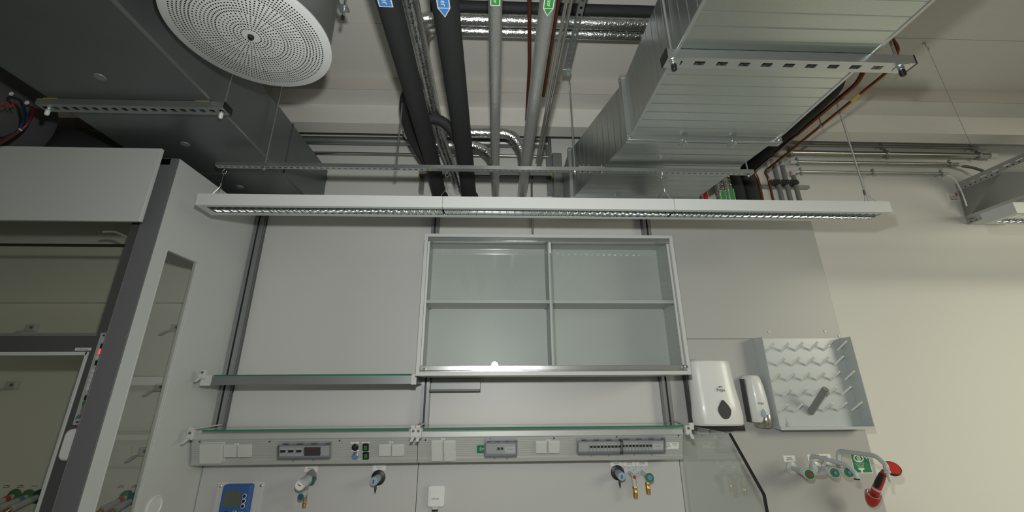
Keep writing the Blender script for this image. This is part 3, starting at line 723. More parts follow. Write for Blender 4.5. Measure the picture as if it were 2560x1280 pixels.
text('CVC 3000', .008, fr @ Matrix.Translation((.045, -.0455, -.046)), 'paper', t)
for a in (-.113, .113):
    for b in (.075, -.068): MB(fr).lathe((a, -.005, b), (0, -1, 0), [(.008, 0), (.008, .004), (.004, .007), (0, .007)], 12).build('bolt', 'chrome', t)

# water taps at the sink
def knob(tip, d, col, t, r=.024, L=.075):
    d = d.normalized(); s = tip-d*L
    MB().lathe(s, d, [(.013, 0), (.016, L*.2), (r*.95, L*.55), (r*1.12, L*.85), (r*1.05, L), (0, L)], 26).build('handle', 'whiteplastic', t)
    g = MB().lathe(tip, d, [(r*.98, 0), (r*.94, .004), (0, .004)], 26).build('ring', 'green', t)
    MB().lathe(tip+d*.004, d, [(r*.40, 0), (r*.34, .005), (0, .005)], 16).build('cap', col, g)
t = thing('mixer_tap', 'grey two-handle sink mixer with swivel spout', 'tap', at(1990, 1190, y=2.75))
w1 = at(1980, 1170, y=2.75); k1 = at(2023.5, 1186, y=2.535); k2 = at(2087, 1182, y=2.535); w2 = at(2038, 1168, y=2.75)
MB().lathe(w1, (0, -1, 0), [(.034, 0), (.034, .004), (.020, .010), (0, .010)], 26).build('rosette', 'fitting', t)
MB().lathe(w2, (0, -1, 0), [(.034, 0), (.034, .004), (.020, .010), (0, .010)], 26).build('rosette', 'fitting', t)
yb = 2.61
b1 = at(2008, 1180, y=yb); b2 = at(2070, 1178, y=yb)
MB().tube([w1, w1.lerp(b1, .5), w1.lerp(b1, .52), b1], [.012, .012, .016, .018], 18).build('inlet_arm', 'fitting', t)
MB().tube([w2, w2.lerp(b2, .5), w2.lerp(b2, .52), b2], [.012, .012, .016, .018], 18).build('inlet_arm', 'fitting', t)
mid = at(2036, 1176, y=yb)
MB().tube(bend([b1, b1.lerp(mid, .6)+V(0, 0, -.012), mid+V(0, 0, -.016), b2.lerp(mid, .5)+V(0, 0, -.014), b2], .03), .0155, 18).build('body', 'fitting', t)
knob(k1, k1-b1+V(0, -.02, 0), 'redlit', t); knob(k2, k2-b2+V(0, -.02, 0), 'bluebtn', t)
sp = [mid+V(0, 0, -.01), mid+V(0, 0, .012), mid*1.0+V(-.004, 0, .078), at(2120, 1163, y=2.40), at(2140, 1185, y=2.36), at(2142, 1196, y=2.36)]
MB().tube([mid+V(0, 0, -.01), mid+V(0, 0, .012), mid+V(0, 0, .014), mid+V(0, 0, .030)], [.020, .020, .018, .016], 20).build('swivel_base', 'fitting', t)
MB().tube(bend(sp[1:], .035, 8), .0115, 18).build('spout', 'fitting', t)
MB().cyl(sp[-1], sp[-1]+V(0, 0, -.006), .0125).build('aerator', 'black', t)
t = thing('laboratory_tap', 'grey single tap with long spout and ribbed hose nozzle', 'tap', at(2062, 1165, y=2.75))
w3 = at(2068, 1166, y=2.75); b3 = at(2102, 1176, y=2.60); k3 = at(2122, 1181, y=2.52)
MB().lathe(w3, (0, -1, 0), [(.034, 0), (.034, .004), (.020, .010), (0, .010)], 26).build('rosette', 'fitting', t)
MB().tube([w3, w3.lerp(b3, .5), w3.lerp(b3, .52), b3], [.012, .012, .015, .018], 18).build('inlet_arm', 'fitting', t)
knob(k3, k3-b3+V(0, -.02, 0), 'bluebtn', t)
q0 = at(2099, 1166, y=2.60)
MB().tube([b3, q0, q0+V(0, 0, .012), q0+V(0, 0, .014), q0+V(0, 0, .03)], [.016, .017, .017, .014, .0125], 18).build('swivel_base', 'fitting', t)
sp = [q0+V(0, 0, .02), at(2095, 1127, y=2.60), at(2190, 1139, y=2.36), at(2215, 1163, y=2.31), at(2217.5, 1176, y=2.31)]
MB().tube(bend(sp, .05, 8), .0115, 18).build('spout', 'fitting', t)
e = sp[-1]
MB().tube([e, e+V(0, 0, -.012), e+V(0, 0, -.013), e+V(0, 0, -.022), e+V(0, 0, -.023), e+V(0, 0, -.031), e+V(0, 0, -.032), e+V(0, 0, -.04), e+V(0, 0, -.041), e+V(0, 0, -.052)], [.014, .014, .007, .0095, .0065, .009, .006, .008, .005, .006], 14).build('hose_nozzle', 'fitting', t)

# eye wash hand shower
t = thing('eyewash_shower', 'red hand-held eye wash shower parked in its red holder', 'eye wash', at(2178, 1264, y=2.62))
hb = at(2178, 1262, y=2.64); ht = at(2183, 1235, y=2.60)
MB().lathe(hb, ht-hb, [(.006, -.006), (.018, 0), (.029, .022), (.035, .05), (.037, (ht-hb).length), (.033, (ht-hb).length+.004), (0, (ht-hb).length+.002)], 28).build('holder', 'red', t)
MB().lathe(ht, ht-hb, [(.035, 0), (.035, .006), (.027, .008), (.022, .002), (0, .002)], 28).build('chrome_ring', 'chrome', t)
g0 = at(2187, 1232, y=2.58); g1 = at(2207, 1186, y=2.52)
gd = (g1-g0).normalized()
MB().tube([ht, g0], [.012, .014], 16).build('connector', 'chrome', t)
MB().tube([g0, g0+gd*.02, g0+gd*.021, g0.lerp(g1, .7), g1], [.020, .022, .021, .020, .017], 22).build('grip', 'red', t)
side = V(-.010, -.008, .004)
MB().tube([g0.lerp(g1, .30)+side, g0.lerp(g1, .5)+side*1.4, g1+side*1.2], [.012, .016, .013], 14).build('trigger', 'black', t)
MB().tube([g0+gd*.022, g0+gd*.032], [.0225, .0225], 22).build('band', 'fitting', t)
hd = at(2231, 1171, y=2.50); hn = V(-.25, -.75, .62).normalized()
MB().tube([g1-gd*.01, g1+gd*.015, hd-hn*.02], [.016, .014, .018], 16).build('neck', 'red', t)
MB().lathe(hd-hn*.022, hn, [(.016, -.008), (.034, .004), (.040, .018), (.040, .024), (.036, .026), (0, .024)], 30).build('cup', 'black', t)
MB().lathe(hd+hn*.002, hn, [(.0345, 0), (.0345, .003), (0, .004)], 30).build('spray_face', 'redlit', t)

# ------------------------------------------------------------------ suspended luminaires
LZ0, LZ1, LY0, LY1 = .898, .962, 2.01, 2.142
def louvre_section(x0, x1, t, y0=LY0, y1=LY1, z0=LZ0, z1=LZ1, end0=False, end1=False, seed=0):
    h = MB(); th = .0015; g0 = .001 if not end0 else 0; g1 = .001 if not end1 else 0
    xa, xb = x0+g0, x1-g1
    h.box(xa, xb, y0, y0+th, z0, z1).box(xa, xb, y1-th, y1, z0, z1).box(xa, xb, y0+th, y1-th, z1-th, z1)
    h.box(xa, xb, y0+th, y0+.023, z0, z0+th).box(xa, xb, y1-.026, y1-th, z0, z0+th)
    if end0: h.box(xa, xa+th, y0+th, y1-th, z0+th, z1-th).box(xa+th, xa+.04, y0+.023, y1-.026, z0, z0+th)
    if end1: h.box(xb-th, xb, y0+th, y1-th, z0+th, z1-th).box(xb-.04, xb-th, y0+.023, y1-.026, z0, z0+th)
    h.build('housing', 'lampwhite', t, smooth=False)
    a, b = y0+.024, y1-.027; la = xa+(.042 if end0 else .004); lb = xb-(.042 if end1 else .004)
    r = MB(); n = 7
    for k in range(n):       # two parabolic side mirrors
        u0_, u1_ = k/n, (k+1)/n
        f = lambda u: (.018*(u**2), .044*u)
        for s, base in ((1, a), (-1, b)):
            p0, p1 = f(u0_), f(u1_)
            ya, za, yb_, zb = base+s*p0[0], z0+.002+p0[1], base+s*p1[0], z0+.002+p1[1]
            r.add([(la, ya, za), (lb, ya, za), (lb, yb_, zb), (la, yb_, zb)], [(0, 1, 2, 3)])
    r.build('reflector', 'mirror', t)
    r = MB(); m = int(round((lb-la)/.0415)); st = (lb-la)/m
    for k in range(m+1):
        x = la+k*st
        for j in range(4):   # blade with V section, curved sides
            v0, v1 = j/4, (j+1)/4
            for s in (-1, 1):
                w0, w1 = .0015+.007*v0**1.6, .0015+.007*v1**1.6
                ins0, ins1 = .018*v0**2*.6, .018*v1**2*.6
                r.add([(x+s*w0, a+ins0, z0+.002+.026*v0), (x+s*w0, b-ins0, z0+.002+.026*v0), (x+s*w1, b-ins1, z0+.002+.026*v1), (x+s*w1, a+ins1, z0+.002+.026*v1)], [(0, 1, 2, 3)])
    r.build('cross_blades', 'mirror', t)
    MB().tube([(la, (a+b)/2, z0+.046), (lb, (a+b)/2, z0+.046)], .008, 12).build('fluorescent_tube', 'paper', t)
LX0, LX3 = -1.526, 2.148
cut = [LX0, -.278, .951, LX3]
t = thing('suspended_luminaire', 'long white louvred luminaire of three sections hanging across the room', 'lamp', ((LX0+LX3)/2, (LY0+LY1)/2, LZ0))
for i in range(3): louvre_section(cut[i], cut[i+1], t, end0=(i == 0), end1=(i == 2))
t = thing('suspended_luminaire', 'white louvred luminaire cut off by the right edge of the picture', 'lamp', (3.7, (LY0+LY1)/2, LZ0))
louvre_section(2.842, 4.6, t, y0=2.0, y1=2.165, end0=True)

# strut rail above the luminaire, rods, hooks and wires
SY, SZ = 2.075, 1.166
def strut(name, label, x0, x1, y, z, cat='rail', hh=.030, ww=.040, pitch=.05, hole=.026, m='galv', caps=None, group=None):
    t = thing(name, label, cat, ((x0+x1)/2, y, z), group)
    b = MB(); b.box(x0, x1, y-ww/2, y-ww/2+.002, z+.002, z+hh).box(x0, x1, y+ww/2-.002, y+ww/2, z+.002, z+hh)
    perf(b, x0, x1, y-ww/2, y+ww/2, z, z+.002, pitch, hole, .36)
    b.build('channel', m, t, smooth=False)
    if caps:
        for a, q in ((x0, -1), (x1, 1)): MB().box(min(a, a+q*.006), max(a, a+q*.006), y-ww/2-.001, y+ww/2+.001, z-.001, z+hh+.001).build('end_cap', caps, t, bevel=.001)
    return t
t = strut('strut_rail', 'long thin perforated steel rail carrying the hooks of the luminaire', -1.515, 1.462, SY, SZ-.012, hh=.022, ww=.030, pitch=.032, hole=.018)
sp0, sp1 = at(1446, 415, y=SY).x, at(1508, 415, y=SY).x
MB().box(sp0, sp1, SY-.019, SY+.019, SZ+.010, SZ+.014).build('splice_plate', 'galv', t)
for x in (sp0+.008, sp0+.030, sp0+.060, sp1-.010):
    MB().cyl((x, SY, SZ-.022), (x, SY, SZ+.035), .0035, seg=8).build('splice_bolt', 'chrome', t)
def rod(name, label, x, y, z0, z1, r=.0045, m='galv', nut=True, cat='threaded rod', group='threaded rods hanging from the ceiling', cap=None):
    t = thing(name, label, cat, (x, y, z0), group)
    MB().cyl((x, y, z0), (x, y, z1), r, seg=10).build('rod', m, t)
    if nut: MB().cyl((x, y, z0+.008), (x, y, z0+.016), r*2.1, seg=6).build('nut', 'chrome', t)
    if cap: MB().tube([(x, y, z0-.022), (x, y, z0-.018), (x, y, z0+.002)], [r*1.2, r*1.9, r*1.9], 12).build('end_cap', cap, t)
    return t
def rx(px, py): return at(px, py, y=SY).x
rod('threaded_rod', 'thin threaded rod in front of the dark duct, holding the long rail', rx(662, 412), SY, SZ-.03, CZ)
rod('threaded_rod', 'thin threaded rod holding the long rail, left of the black pipes', rx(990, 420), SY, SZ-.03, CZ)
rod('threaded_rod', 'thin threaded rod holding the long rail, under the perforated ceiling channel', rx(1437, 420), SY, SZ-.03, 1.79)
rod('threaded_rod', 'short visible threaded rod at the right end of the long rail', rx(1869.5, 428), SY, SZ-.03, CZ)
def hook_wire(px, label, spread=.05):
    x = rx(px, 430); t = thing('hook_and_wire', label, 'hook', (x, SY, LZ1), 'hooks and wires holding the luminaire')
    z = SZ-.02
    MB().tube(bend([(x, SY, z+.02), (x, SY, z-.006), (x-.010, SY, z-.022), (x-.006, SY, z-.036), (x+.008, SY, z-.034), (x+.012, SY, z-.020)], .01, 4), .0028, 8).build('hook', 'chrome', t)
    MB().cyl((x, SY, z-.032), (x, SY, LZ1+.075), .0009, seg=6).build('wire', 'galv', t)
    MB().cyl((x, SY, LZ1+.072), (x, SY, LZ1+.092), .004, seg=8).build('ferrule', 'galv', t)
    for s in (-1, 1): MB().cyl((x, SY, LZ1+.075), (x+s*spread, SY, LZ1), .0009, seg=6).build('wire_leg', 'galv', t)
hook_wire(560, 'hook and steel wire at the left end of the luminaire')
hook_wire(1118, 'hook and steel wire at the left joint of the luminaire')
hook_wire(1655, 'hook and steel wire in front of the ribbed duct')
x = at(2160, 480, y=SY).x
t = thing('hook_and_wire', 'long steel wire with white cable dropping to the right end of the luminaire', 'hook', (x, SY, LZ1), 'hooks and wires holding the luminaire')
MB().cyl((x, SY, LZ1+.085), (x, SY, CZ), .0015, seg=6).build('wire', 'galv', t)
MB().tube([(x+.006, SY, LZ1+.01), (x+.012, SY, LZ1+.09), (x+.006, SY, LZ1+.22), (x+.008, SY, CZ)], .003, 8).build('cable', 'fitting', t)
MB().cyl((x, SY, LZ1+.07), (x, SY, LZ1+.10), .005, seg=8).build('ferrule', 'tubegrey', t)
for s in (-.02, .09): MB().cyl((x, SY, LZ1+.08), (x+s, SY, LZ1), .0012, seg=6).build('wire_leg', 'galv', t)
p0 = at(2312, 108, z=CZ); p1 = at(2423, 350, x=p0.x+.02)
t = thing('hook_and_wire', 'thin wire hanging from a hook in the bare ceiling at the right', 'hook', p0)
MB().lathe(p0, (0, 0, -1), [(.014, 0), (.012, .004), (0, .004)], 14).build('anchor_plate', 'galv', t)
MB().tube(bend([p0, p0+V(0, 0, -.02), p0+V(.008, 0, -.032), p0+V(.012, 0, -.045), p0+V(.002, 0, -.052)], .008, 4), .003, 8).build('hook', 'galv', t)
q1 = at(2428, 364, y=2.60)
MB().cyl(p0+V(.004, 0, -.05), q1, .0012, seg=6).build('wire', 'galvdull', t)

# ------------------------------------------------------------------ ceiling loudspeaker-like air diffuser
def perforated_mat():
    m = mat('perforated white plate', (.68, .70, .685), .45); nt = m.node_tree; p = nt.nodes['Principled BSDF']
    tc = nt.nodes.new('ShaderNodeTexCoord'); sp = nt.nodes.new('ShaderNodeSeparateXYZ'); nt.links.new(tc.outputs['Object'], sp.inputs[0])
    def F(op, a, b=None, c=None):
        n = nt.nodes.new('ShaderNodeMath'); n.operation = op
        for i, v in enumerate((a, b, c)):
            if v is None: continue
            if isinstance(v, (int, float)): n.inputs[i].default_value = v
            else: nt.links.new(v, n.inputs[i])
        return n.outputs[0]
    X, Y = sp.outputs[0], sp.outputs[1]
    R = F('SQRT', F('ADD', F('MULTIPLY', X, X), F('MULTIPLY', Y, Y))); TH = F('DIVIDE', F('ADD', F('ARCTAN2', Y, X), PI), 2*PI)
    dr = .0112; i = F('ROUND', F('DIVIDE', R, dr)); er = F('SUBTRACT', R, F('MULTIPLY', i, dr))
    # number of holes on the ring, doubling outward
    n = F('ADD', F('ADD', F('ADD', 24, F('MULTIPLY', F('GREATER_THAN', i, 4.5), 16)), F('MULTIPLY', F('GREATER_THAN', i, 9.5), 40)), F('MULTIPLY', F('GREATER_THAN', i, 16.5), 64))
    tn = F('MULTIPLY', TH, n); et = F('SUBTRACT', tn, F('ROUND', tn))
    et = F('DIVIDE', F('MULTIPLY', F('MULTIPLY', et, 2*PI), R), n)
    d = F('SQRT', F('ADD', F('MULTIPLY', er, er), F('MULTIPLY', et, et)))
    hole = F('LESS_THAN', d, .0031)
    hole = F('MULTIPLY', hole, F('MULTIPLY', F('LESS_THAN', i, 22.5), F('GREATER_THAN', i, 2.5)))
    tr = nt.nodes.new('ShaderNodeBsdfTransparent'); mx = nt.nodes.new('ShaderNodeMixShader')
    nt.links.new(hole, mx.inputs[0]); nt.links.new(p.outputs[0], mx.inputs[1]); nt.links.new(tr.outputs[0], mx.inputs[2])
    nt.links.new(mx.outputs[0], nt.nodes['Material Output'].inputs[0])
    return m
DH = 1.255; DC = V(-.7325*DH, 1.008*DH, DH); DR = .2229*DH
t = thing('ceiling_diffuser', 'round white perforated air diffuser in a steel drum', 'diffuser', DC)
MB().lathe(DC, (0, 0, 1), [(0.0001, 0), (DR-.004, 0), (DR, .003), (DR, .010), (DR-.002, .012), (DR-.006, .012), (DR-.006, .0006), (0.0001, .0006)], 96).build('perforated_plate', perforated_mat(), t)
MB().lathe(DC+V(0, 0, .0105), (0, 0, 1), [(DR-.012, 0), (DR-.012, CZ-DH-.012), (DR-.02, CZ-DH-.012), (DR-.02, 0)], 72).build('drum', 'galvdull', t)
MB().lathe(DC+V(0, 0, .012), (0, 0, 1), [(DR-.006, 0), (DR-.006, .012), (DR-.011, .012), (DR-.011, 0)], 72).build('drum_rim', 'galvdull', t)
MB().lathe(DC+V(0, 0, .002), (0, 0, -1), [(.011, 0), (.011, .008), (.008, .014), (0, .014)], 20).build('centre_bolt', 'black', t)
inner = MB().lathe(DC+V(0, 0, .014), (0, 0, 1), [(DR-.021, 0), (DR-.021, .003), (0, .003)], 48).build('drum_shade_disc', 'black', t)  # black disc added behind the plate, standing for the shade in the drum
# bracket and rod beside the drum
bp = at(861, 20, y=1.44); 
t = thing('hanger_bracket', 'small steel hanger bracket with black-capped rod beside the round diffuser', 'bracket', bp)
MB().cyl((bp.x, bp.y, bp.z-.05), (bp.x, bp.y, CZ), .0045, seg=10).build('rod', 'galv', t)
MB().box(bp.x-.024, bp.x+.018, bp.y-.02, bp.y+.02, bp.z-.006, bp.z).box(bp.x-.026, bp.x-.022, bp.y-.02, bp.y+.02, bp.z-.006, bp.z+.03).build('angle', 'galvdull', t, bevel=.001)
MB().lathe((bp.x, bp.y, bp.z-.006), (0, 0, -1), [(.015, 0), (.015, .003), (.009, .004), (.009, .012), (0, .012)], 16).build('washer_and_nut', 'galv', t)
MB().tube([(bp.x, bp.y, bp.z-.048), (bp.x, bp.y, bp.z-.064), (bp.x, bp.y, bp.z-.068)], [.007, .007, .004], 12).build('cap', 'black', t)

# ------------------------------------------------------------------ left dark duct and its support
LB, LT = 1.244, 1.604
t = thing('ventilation_duct', 'wide dark grey rectangular duct above the fume hood', 'duct', (-1.636, 2.1, LB))
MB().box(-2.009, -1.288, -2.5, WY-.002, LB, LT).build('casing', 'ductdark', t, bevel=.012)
for y in (2.32, ):
    MB().box(-2.014, -1.284, y-.0012, y+.0012, LB-.002, LT+.002).build('seam', 'ductdark', t)
for px, py in ((250, 192), (463, 360), (600, 467)):
    p = at(px, py, z=LB); MB().lathe(p, (0, 0, -1), [(.022, 0), (.020, .004), (0, .004)], 24).build('plug', 'greyplastic', t)
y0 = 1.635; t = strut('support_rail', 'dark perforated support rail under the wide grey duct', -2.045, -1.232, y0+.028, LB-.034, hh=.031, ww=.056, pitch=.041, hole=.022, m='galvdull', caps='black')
for x, lb_ in ((-1.272+.018, 'rod at the right end of the support rail, in front of the grey duct side'), (-2.012, 'rod at the left end of the support rail under the grey duct')):
    rod('threaded_rod', lb_, x, y0+.03, LB-.048, CZ, cap='whiteplastic')
for x0, lb_ in ((-2.02, 'left yellow pad on the duct support rail'), (-1.36, 'right yellow pad on the duct support rail')):
    tag(MB().box(x0, x0+.06, y0, y0+.05, LB-.0028, LB-.0004).build('rubber_pad', 'yellow'), lb_, 'pad', 'yellow pads on the duct support rail')

# flexible ducts behind, far left
t = thing('round_duct', 'dark round insulated duct with coloured cables, nearest the left edge', 'duct', (-3.0, 1.9, 1.30))
c0 = at(25, 268, y=2.0)
MB().lathe((c0.x-.20, 1.75, c0.z), (0, 1, 0), [(.20, 0), (.255, .02), (.26, .05), (.26, .42), (.25, .45), (0, .45)], 40).build('casing', 'tubegrey', t)
for px, py in ((29, 235), (68, 257)):
    p = at(px, py, y=1.745); MB().lathe(p, (0, -1, 0), [(.010, 0), (.010, .003), (.004, .003), (.004, .001), (0, .001)], 16).build('washer', 'paper', t)
yy = 1.735
for cname, m, pts, rr in (('blue_cable', 'navy', [(25, 242), (52, 250), (63, 285), (60, 305), (48, 325), (20, 345), (-10, 360)], .0065), ('red_cable', 'darkred', [(66, 264), (84, 268), (82, 290), (65, 315), (45, 330), (18, 348), (-10, 364)], .005), ('black_cable', 'black', [(45, 328), (20, 342), (-30, 350)], .006)):
    MB().tube(bend([at(a, b, y=yy) for a, b in pts], .05), rr, 10).build(cname, m, t)
MB().tube([at(48, 322, y=yy-.012), at(54, 326, y=yy-.012)], .003, 8).build('cable_tie', 'paper', t)
text('TROX', .05, frame(at(4, 262, y=1.745)), 'labelred', t)
t = thing('round_duct', 'dark round insulated duct running behind the fume hood top', 'duct', (-2.5, 2.5, 1.2))
MB().tube(bend([(-3.9, 2.36, 1.40), (-2.75, 2.36, 1.38), (-2.26, 2.52, 1.37), (-2.24, 2.80, 1.37)], .30, 8), .19, 28).build('casing', 'rubber', t)
tag(MB().box(-4.2, -2.08, 2.66, 2.70, 1.62, 1.76).build('timber_board', 'wood'), 'raw timber board on the wall high above the fume hood', 'board')

# ------------------------------------------------------------------ big ribbed duct on the right
t = thing('ribbed_duct', 'large ribbed galvanised supply duct with flanged joints', 'duct', (1.05, 1.8, 1.2))
DZ, DT = 1.2, 1.556
MB().box(.676, 1.428, -1.6, 1.79, DZ, DT).build('near_section', 'duct', t, bevel=.002)
s = [(.676, 1.82, DZ), (1.428, 1.82, DZ), (1.428, 1.82, DT), (.676, 1.82, DT), (.512, 2.498, DZ), (1.336, 2.498, DZ), (1.336, 2.498, DT), (.512, 2.498, DT)]
MB().hexa([s[0], s[1], s[2], s[3], s[4], s[5], s[6], s[7]]).build('far_section', 'duct', t, smooth=False)
def flange(x0, x1, z0, z1, y0, y1, w_=.022):
    b = MB()
    for ya, yb_ in ((y0, y0+(y1-y0)*.42), (y0+(y1-y0)*.58, y1)):
        b.box(x0-w_, x1+w_, ya, yb_, z0-w_, z0+.001).box(x0-w_, x1+w_, ya, yb_, z1-.001, z1+w_)
        b.box(x0-w_, x0+.001, ya, yb_, z0+.001, z1-.001).box(x1-.001, x1+w_, ya, yb_, z0+.001, z1-.001)
    b.box(x0-w_*.6, x1+w_*.6, y0+(y1-y0)*.42, y0+(y1-y0)*.58, z0-w_*.6, z1+w_*.6)
    f = b.build('flange', 'galv', t, bevel=.001)
    for cx in (x0-w_*.4, x1+w_*.4): MB().cyl((cx, y0-.006, z0-w_*.4), (cx, y1+.006, z0-w_*.4), .007, seg=6).build('corner_bolt', 'chrome', f)
    for u in (.36, .70):
        cx = x0+(x1-x0)*u; c_ = MB().box(cx-.016, cx+.016, y0-.006, y1+.006, z0-w_-.006, z0-w_+.006).cyl((cx, y0-.012, z0-w_-.008), (cx, y1+.002, z0-w_-.008), .006, seg=8).build('clamp', 'galv', f, bevel=.001)
for xx in (.676, 1.428): MB().box(xx-.007, xx+.007, -1.6, 1.785, DZ-.003, DZ+.004).build('corner_seam', 'galv', t, bevel=.001)
flange(.676, 1.428, DZ, DT, 1.785, 1.825)
flange(.512, 1.336, DZ, DT, 2.495, 2.53, .02)
MB().box(.50, 1.30, 2.53, WY-.001, DZ, DT).build('wall_spigot', 'galvdull', t)
MB().box(.43, .50, 2.80, WY-.001, DZ-.02, 1.72).build('wall_frame', 'galvdull', t, bevel=.002)
y0 = 1.215
t = strut('support_rail', 'bright perforated support rail under the large ribbed duct', .632, 1.585, y0+.0265, DZ-.042, hh=.040, ww=.053, pitch=.082, hole=.040, m='galv', caps='black')
b = MB()
for k in range(11):
    x = .632+.953*(k+.5)/11; b.cyl((x, y0+.0265, DZ-.0424), (x, y0+.0265, DZ-.0419), .0065, seg=14)
b.build('round_hole', 'black', t)['kind'] = 'stuff'
for x, lb_ in ((.662, 'bright threaded rod at the left end of the ribbed duct support'), (1.55, 'bright threaded rod at the right end of the ribbed duct support')):
    tt = rod('threaded_rod', lb_, x, y0+.027, DZ-.056, CZ, r=.0055, cap='black')
    MB().lathe((x, y0+.027, DZ-.042), (0, 0, -1), [(.026, 0), (.026, .002), (.010, .002), (.010, .010), (0, .010)], 24).build('washer', 'galv', tt)

# ------------------------------------------------------------------ pipes towards the wall
def pipe(label, pts, r, m, name='pipe', cat='pipe', group=None, seg=22, br=.06, collars=None):
    t = thing(name, label, cat, Vector(pts[-1]), group)
    MB().tube(bend(pts, br), r, seg).build('lagging' if m in ('rubber', 'foil', 'foildull') else 'tube', m, t)
    return t
YN, YW = -1.2, WY-.002
PZ = 1.40
def pipe_label(t, px, py0, py1, w_, z, col, word, arrow, r, xc):
    "sticker wrapped flat on the underside of a pipe running along y"
    a = at(px[0], py0, z=z-r-.001); b = at(px[1], py1, z=z-r-.001)
    y0_, y1_ = a.y, b.y; zz = z-r-.0012
    def outline(g):
        if arrow: return [(xc-w_/2-g, y0_-.5), (xc+w_/2+g, y0_-.5), (xc+w_/2+g, y1_-w_*.9+g*.2), (xc, y1_+g*1.6), (xc-w_/2-g, y1_-w_*.9+g*.2)]
        return [(xc-w_/2-g, y0_-.5), (xc+w_/2+g, y0_-.5), (xc+w_/2+g, y1_+g), (xc-w_/2-g, y1_+g)]
    MB().prism([(x_, max(y_, y1_-.42)) for x_, y_ in outline(.004)], 'z', zz-.0006, zz+.003).build('label_border', 'paper', t, smooth=False)
    l = MB().prism([(x_, max(y_, y1_-.416)) for x_, y_ in outline(0)], 'z', zz-.0012, zz-.0006).build('label', col, t, smooth=False)
    ye = y1_-w_*.9-.008 if arrow else y1_-.008
    text(word, w_*.72, Matrix.Translation((xc, ye, zz-.0012)) @ Matrix(((0, 0, 1, 0), (1, 0, 0, 0), (0, 1, 0, 0), (0, 0, 0, 1))) @ Matrix.Rotation(0, 4, 'X'), 'paper', l, align='RIGHT')
    if arrow: MB().box(xc-w_/2, xc+w_/2, y1_-w_*.9-.002, y1_-w_*.9+.001, zz-.0018, zz-.0012).build('line', 'paper', l)
P1X, P2X, P3X, P4X = -.413, -.199, -.008, .193
t = pipe('thick black insulated pipe with blue label, leftmost of the black pair', [(P1X, YN, PZ), (P1X, 2.50, PZ), (P1X, 2.62, PZ-.03), (P1X+.01, YW, PZ-.10)], .049, 'rubber')
MB().lathe((P1X+.008, 2.76, PZ-.075), (0.02, 1, -.28), [(.056, 0), (.060, .01), (.060, .15)], 26).build('collar', 'rubber', t)
pipe_label(t, (955, 957), 0, 15, .044, PZ, 'labelblue', 'Kühlwasser', False, .049, P1X)
t = pipe('thick black insulated pipe with blue arrow label, right one of the black pair', [(P2X, YN, PZ), (P2X, 2.50, PZ), (P2X, 2.62, PZ-.03), (P2X+.01, YW, PZ-.10)], .053, 'rubber')
MB().lathe((P2X+.008, 2.76, PZ-.075), (0.02, 1, -.28), [(.060, 0), (.064, .01), (.064, .15)], 26).build('collar', 'rubber', t)
pipe_label(t, (1105, 1107), 0, 40, .040, PZ, 'labelblue', 'Kühlwasser', True, .053, P2X)
t = pipe('silver foil-lagged pipe with green label, running straight to the wall', [(P3X, YN, PZ), (P3X, 2.35, PZ), (P3X+.005, YW, PZ-.06)], .0275, 'foildull')
pipe_label(t, (1235, 1236), 0, 12, .030, PZ, 'labelgreen', 'Trinkwasser', False, .0275, P3X)
t = pipe('silver foil-lagged pipe with green arrow label, rightmost of the lagged pipes', [(P4X, YN, PZ), (P4X, 2.30, PZ), (P4X-.005, YW, PZ-.06)], .033, 'foildull')
pipe_label(t, (1371, 1370), 0, 37, .032, PZ, 'labelgreen', 'Trinkwasser', True, .033, P4X)
pipe('silver foil-lagged pipe tucked between the two thick black pipes', [(-.372, YN, 1.58), (-.372, 2.36, 1.58), (-.33, 2.60, 1.52), (-.295, 2.75, 1.47), (-.285, YW, 1.44)], .036, 'foil')
# branches
pipe('short silver branch pipe crossing high behind the black pipes', [(-.62, 2.50, 1.665), (-.56, 2.47, 1.665), (.10, 2.47, 1.665), (.175, 2.50, 1.56), (.19, 2.52, 1.40)], .036, 'foil', br=.09)
pipe('lower silver branch pipe bending into the middle silver pipe', [(-.58, 2.54, 1.60), (-.50, 2.53, 1.60), (-.12, 2.53, 1.60), (-.03, 2.54, 1.52), (-.005, 2.55, 1.38)], .032, 'foil', br=.08)
pipe('black insulated branch looping down left of the black pipes', [(-.43, 1.90, 1.62), (-.53, 2.05, 1.62), (-.56, 2.20, 1.60), (-.545, 2.42, 1.55), (-.46, 2.56, 1.46)], .036, 'rubber', br=.10)
pipe('black insulated branch arching between the two black pipes', [(-.47, 2.15, 1.54), (-.34, 2.15, 1.54), (-.27, 2.20, 1.50), (-.21, 2.30, 1.42)], .032, 'rubber', br=.10)
# cross pipes near the ceiling
for i, (y, z, r, m, x0, lb_) in enumerate(((1.758, 1.90, .034, 'foil', -.43, 'bright foil-lagged cross pipe near the ceiling, farther from the wall'), (1.836, 1.90, .030, 'foil', -.40, 'bright foil-lagged cross pipe near the ceiling, nearer to the wall'),
                                          (1.748, 1.978, .032, 'rubber', -.36, 'black insulated cross pipe near the ceiling above the foil pipes'), (1.60, 1.955, .028, 'rubber', -.30, 'black insulated cross pipe near the ceiling at the top of the picture'))):
    pts = [(x0, y, 1.72), (x0, y, z), (1.9, y, z)] if i < 2 else [(x0, y, z), (1.9, y, z)]
    pipe(lb_, pts, r, m, br=.07)
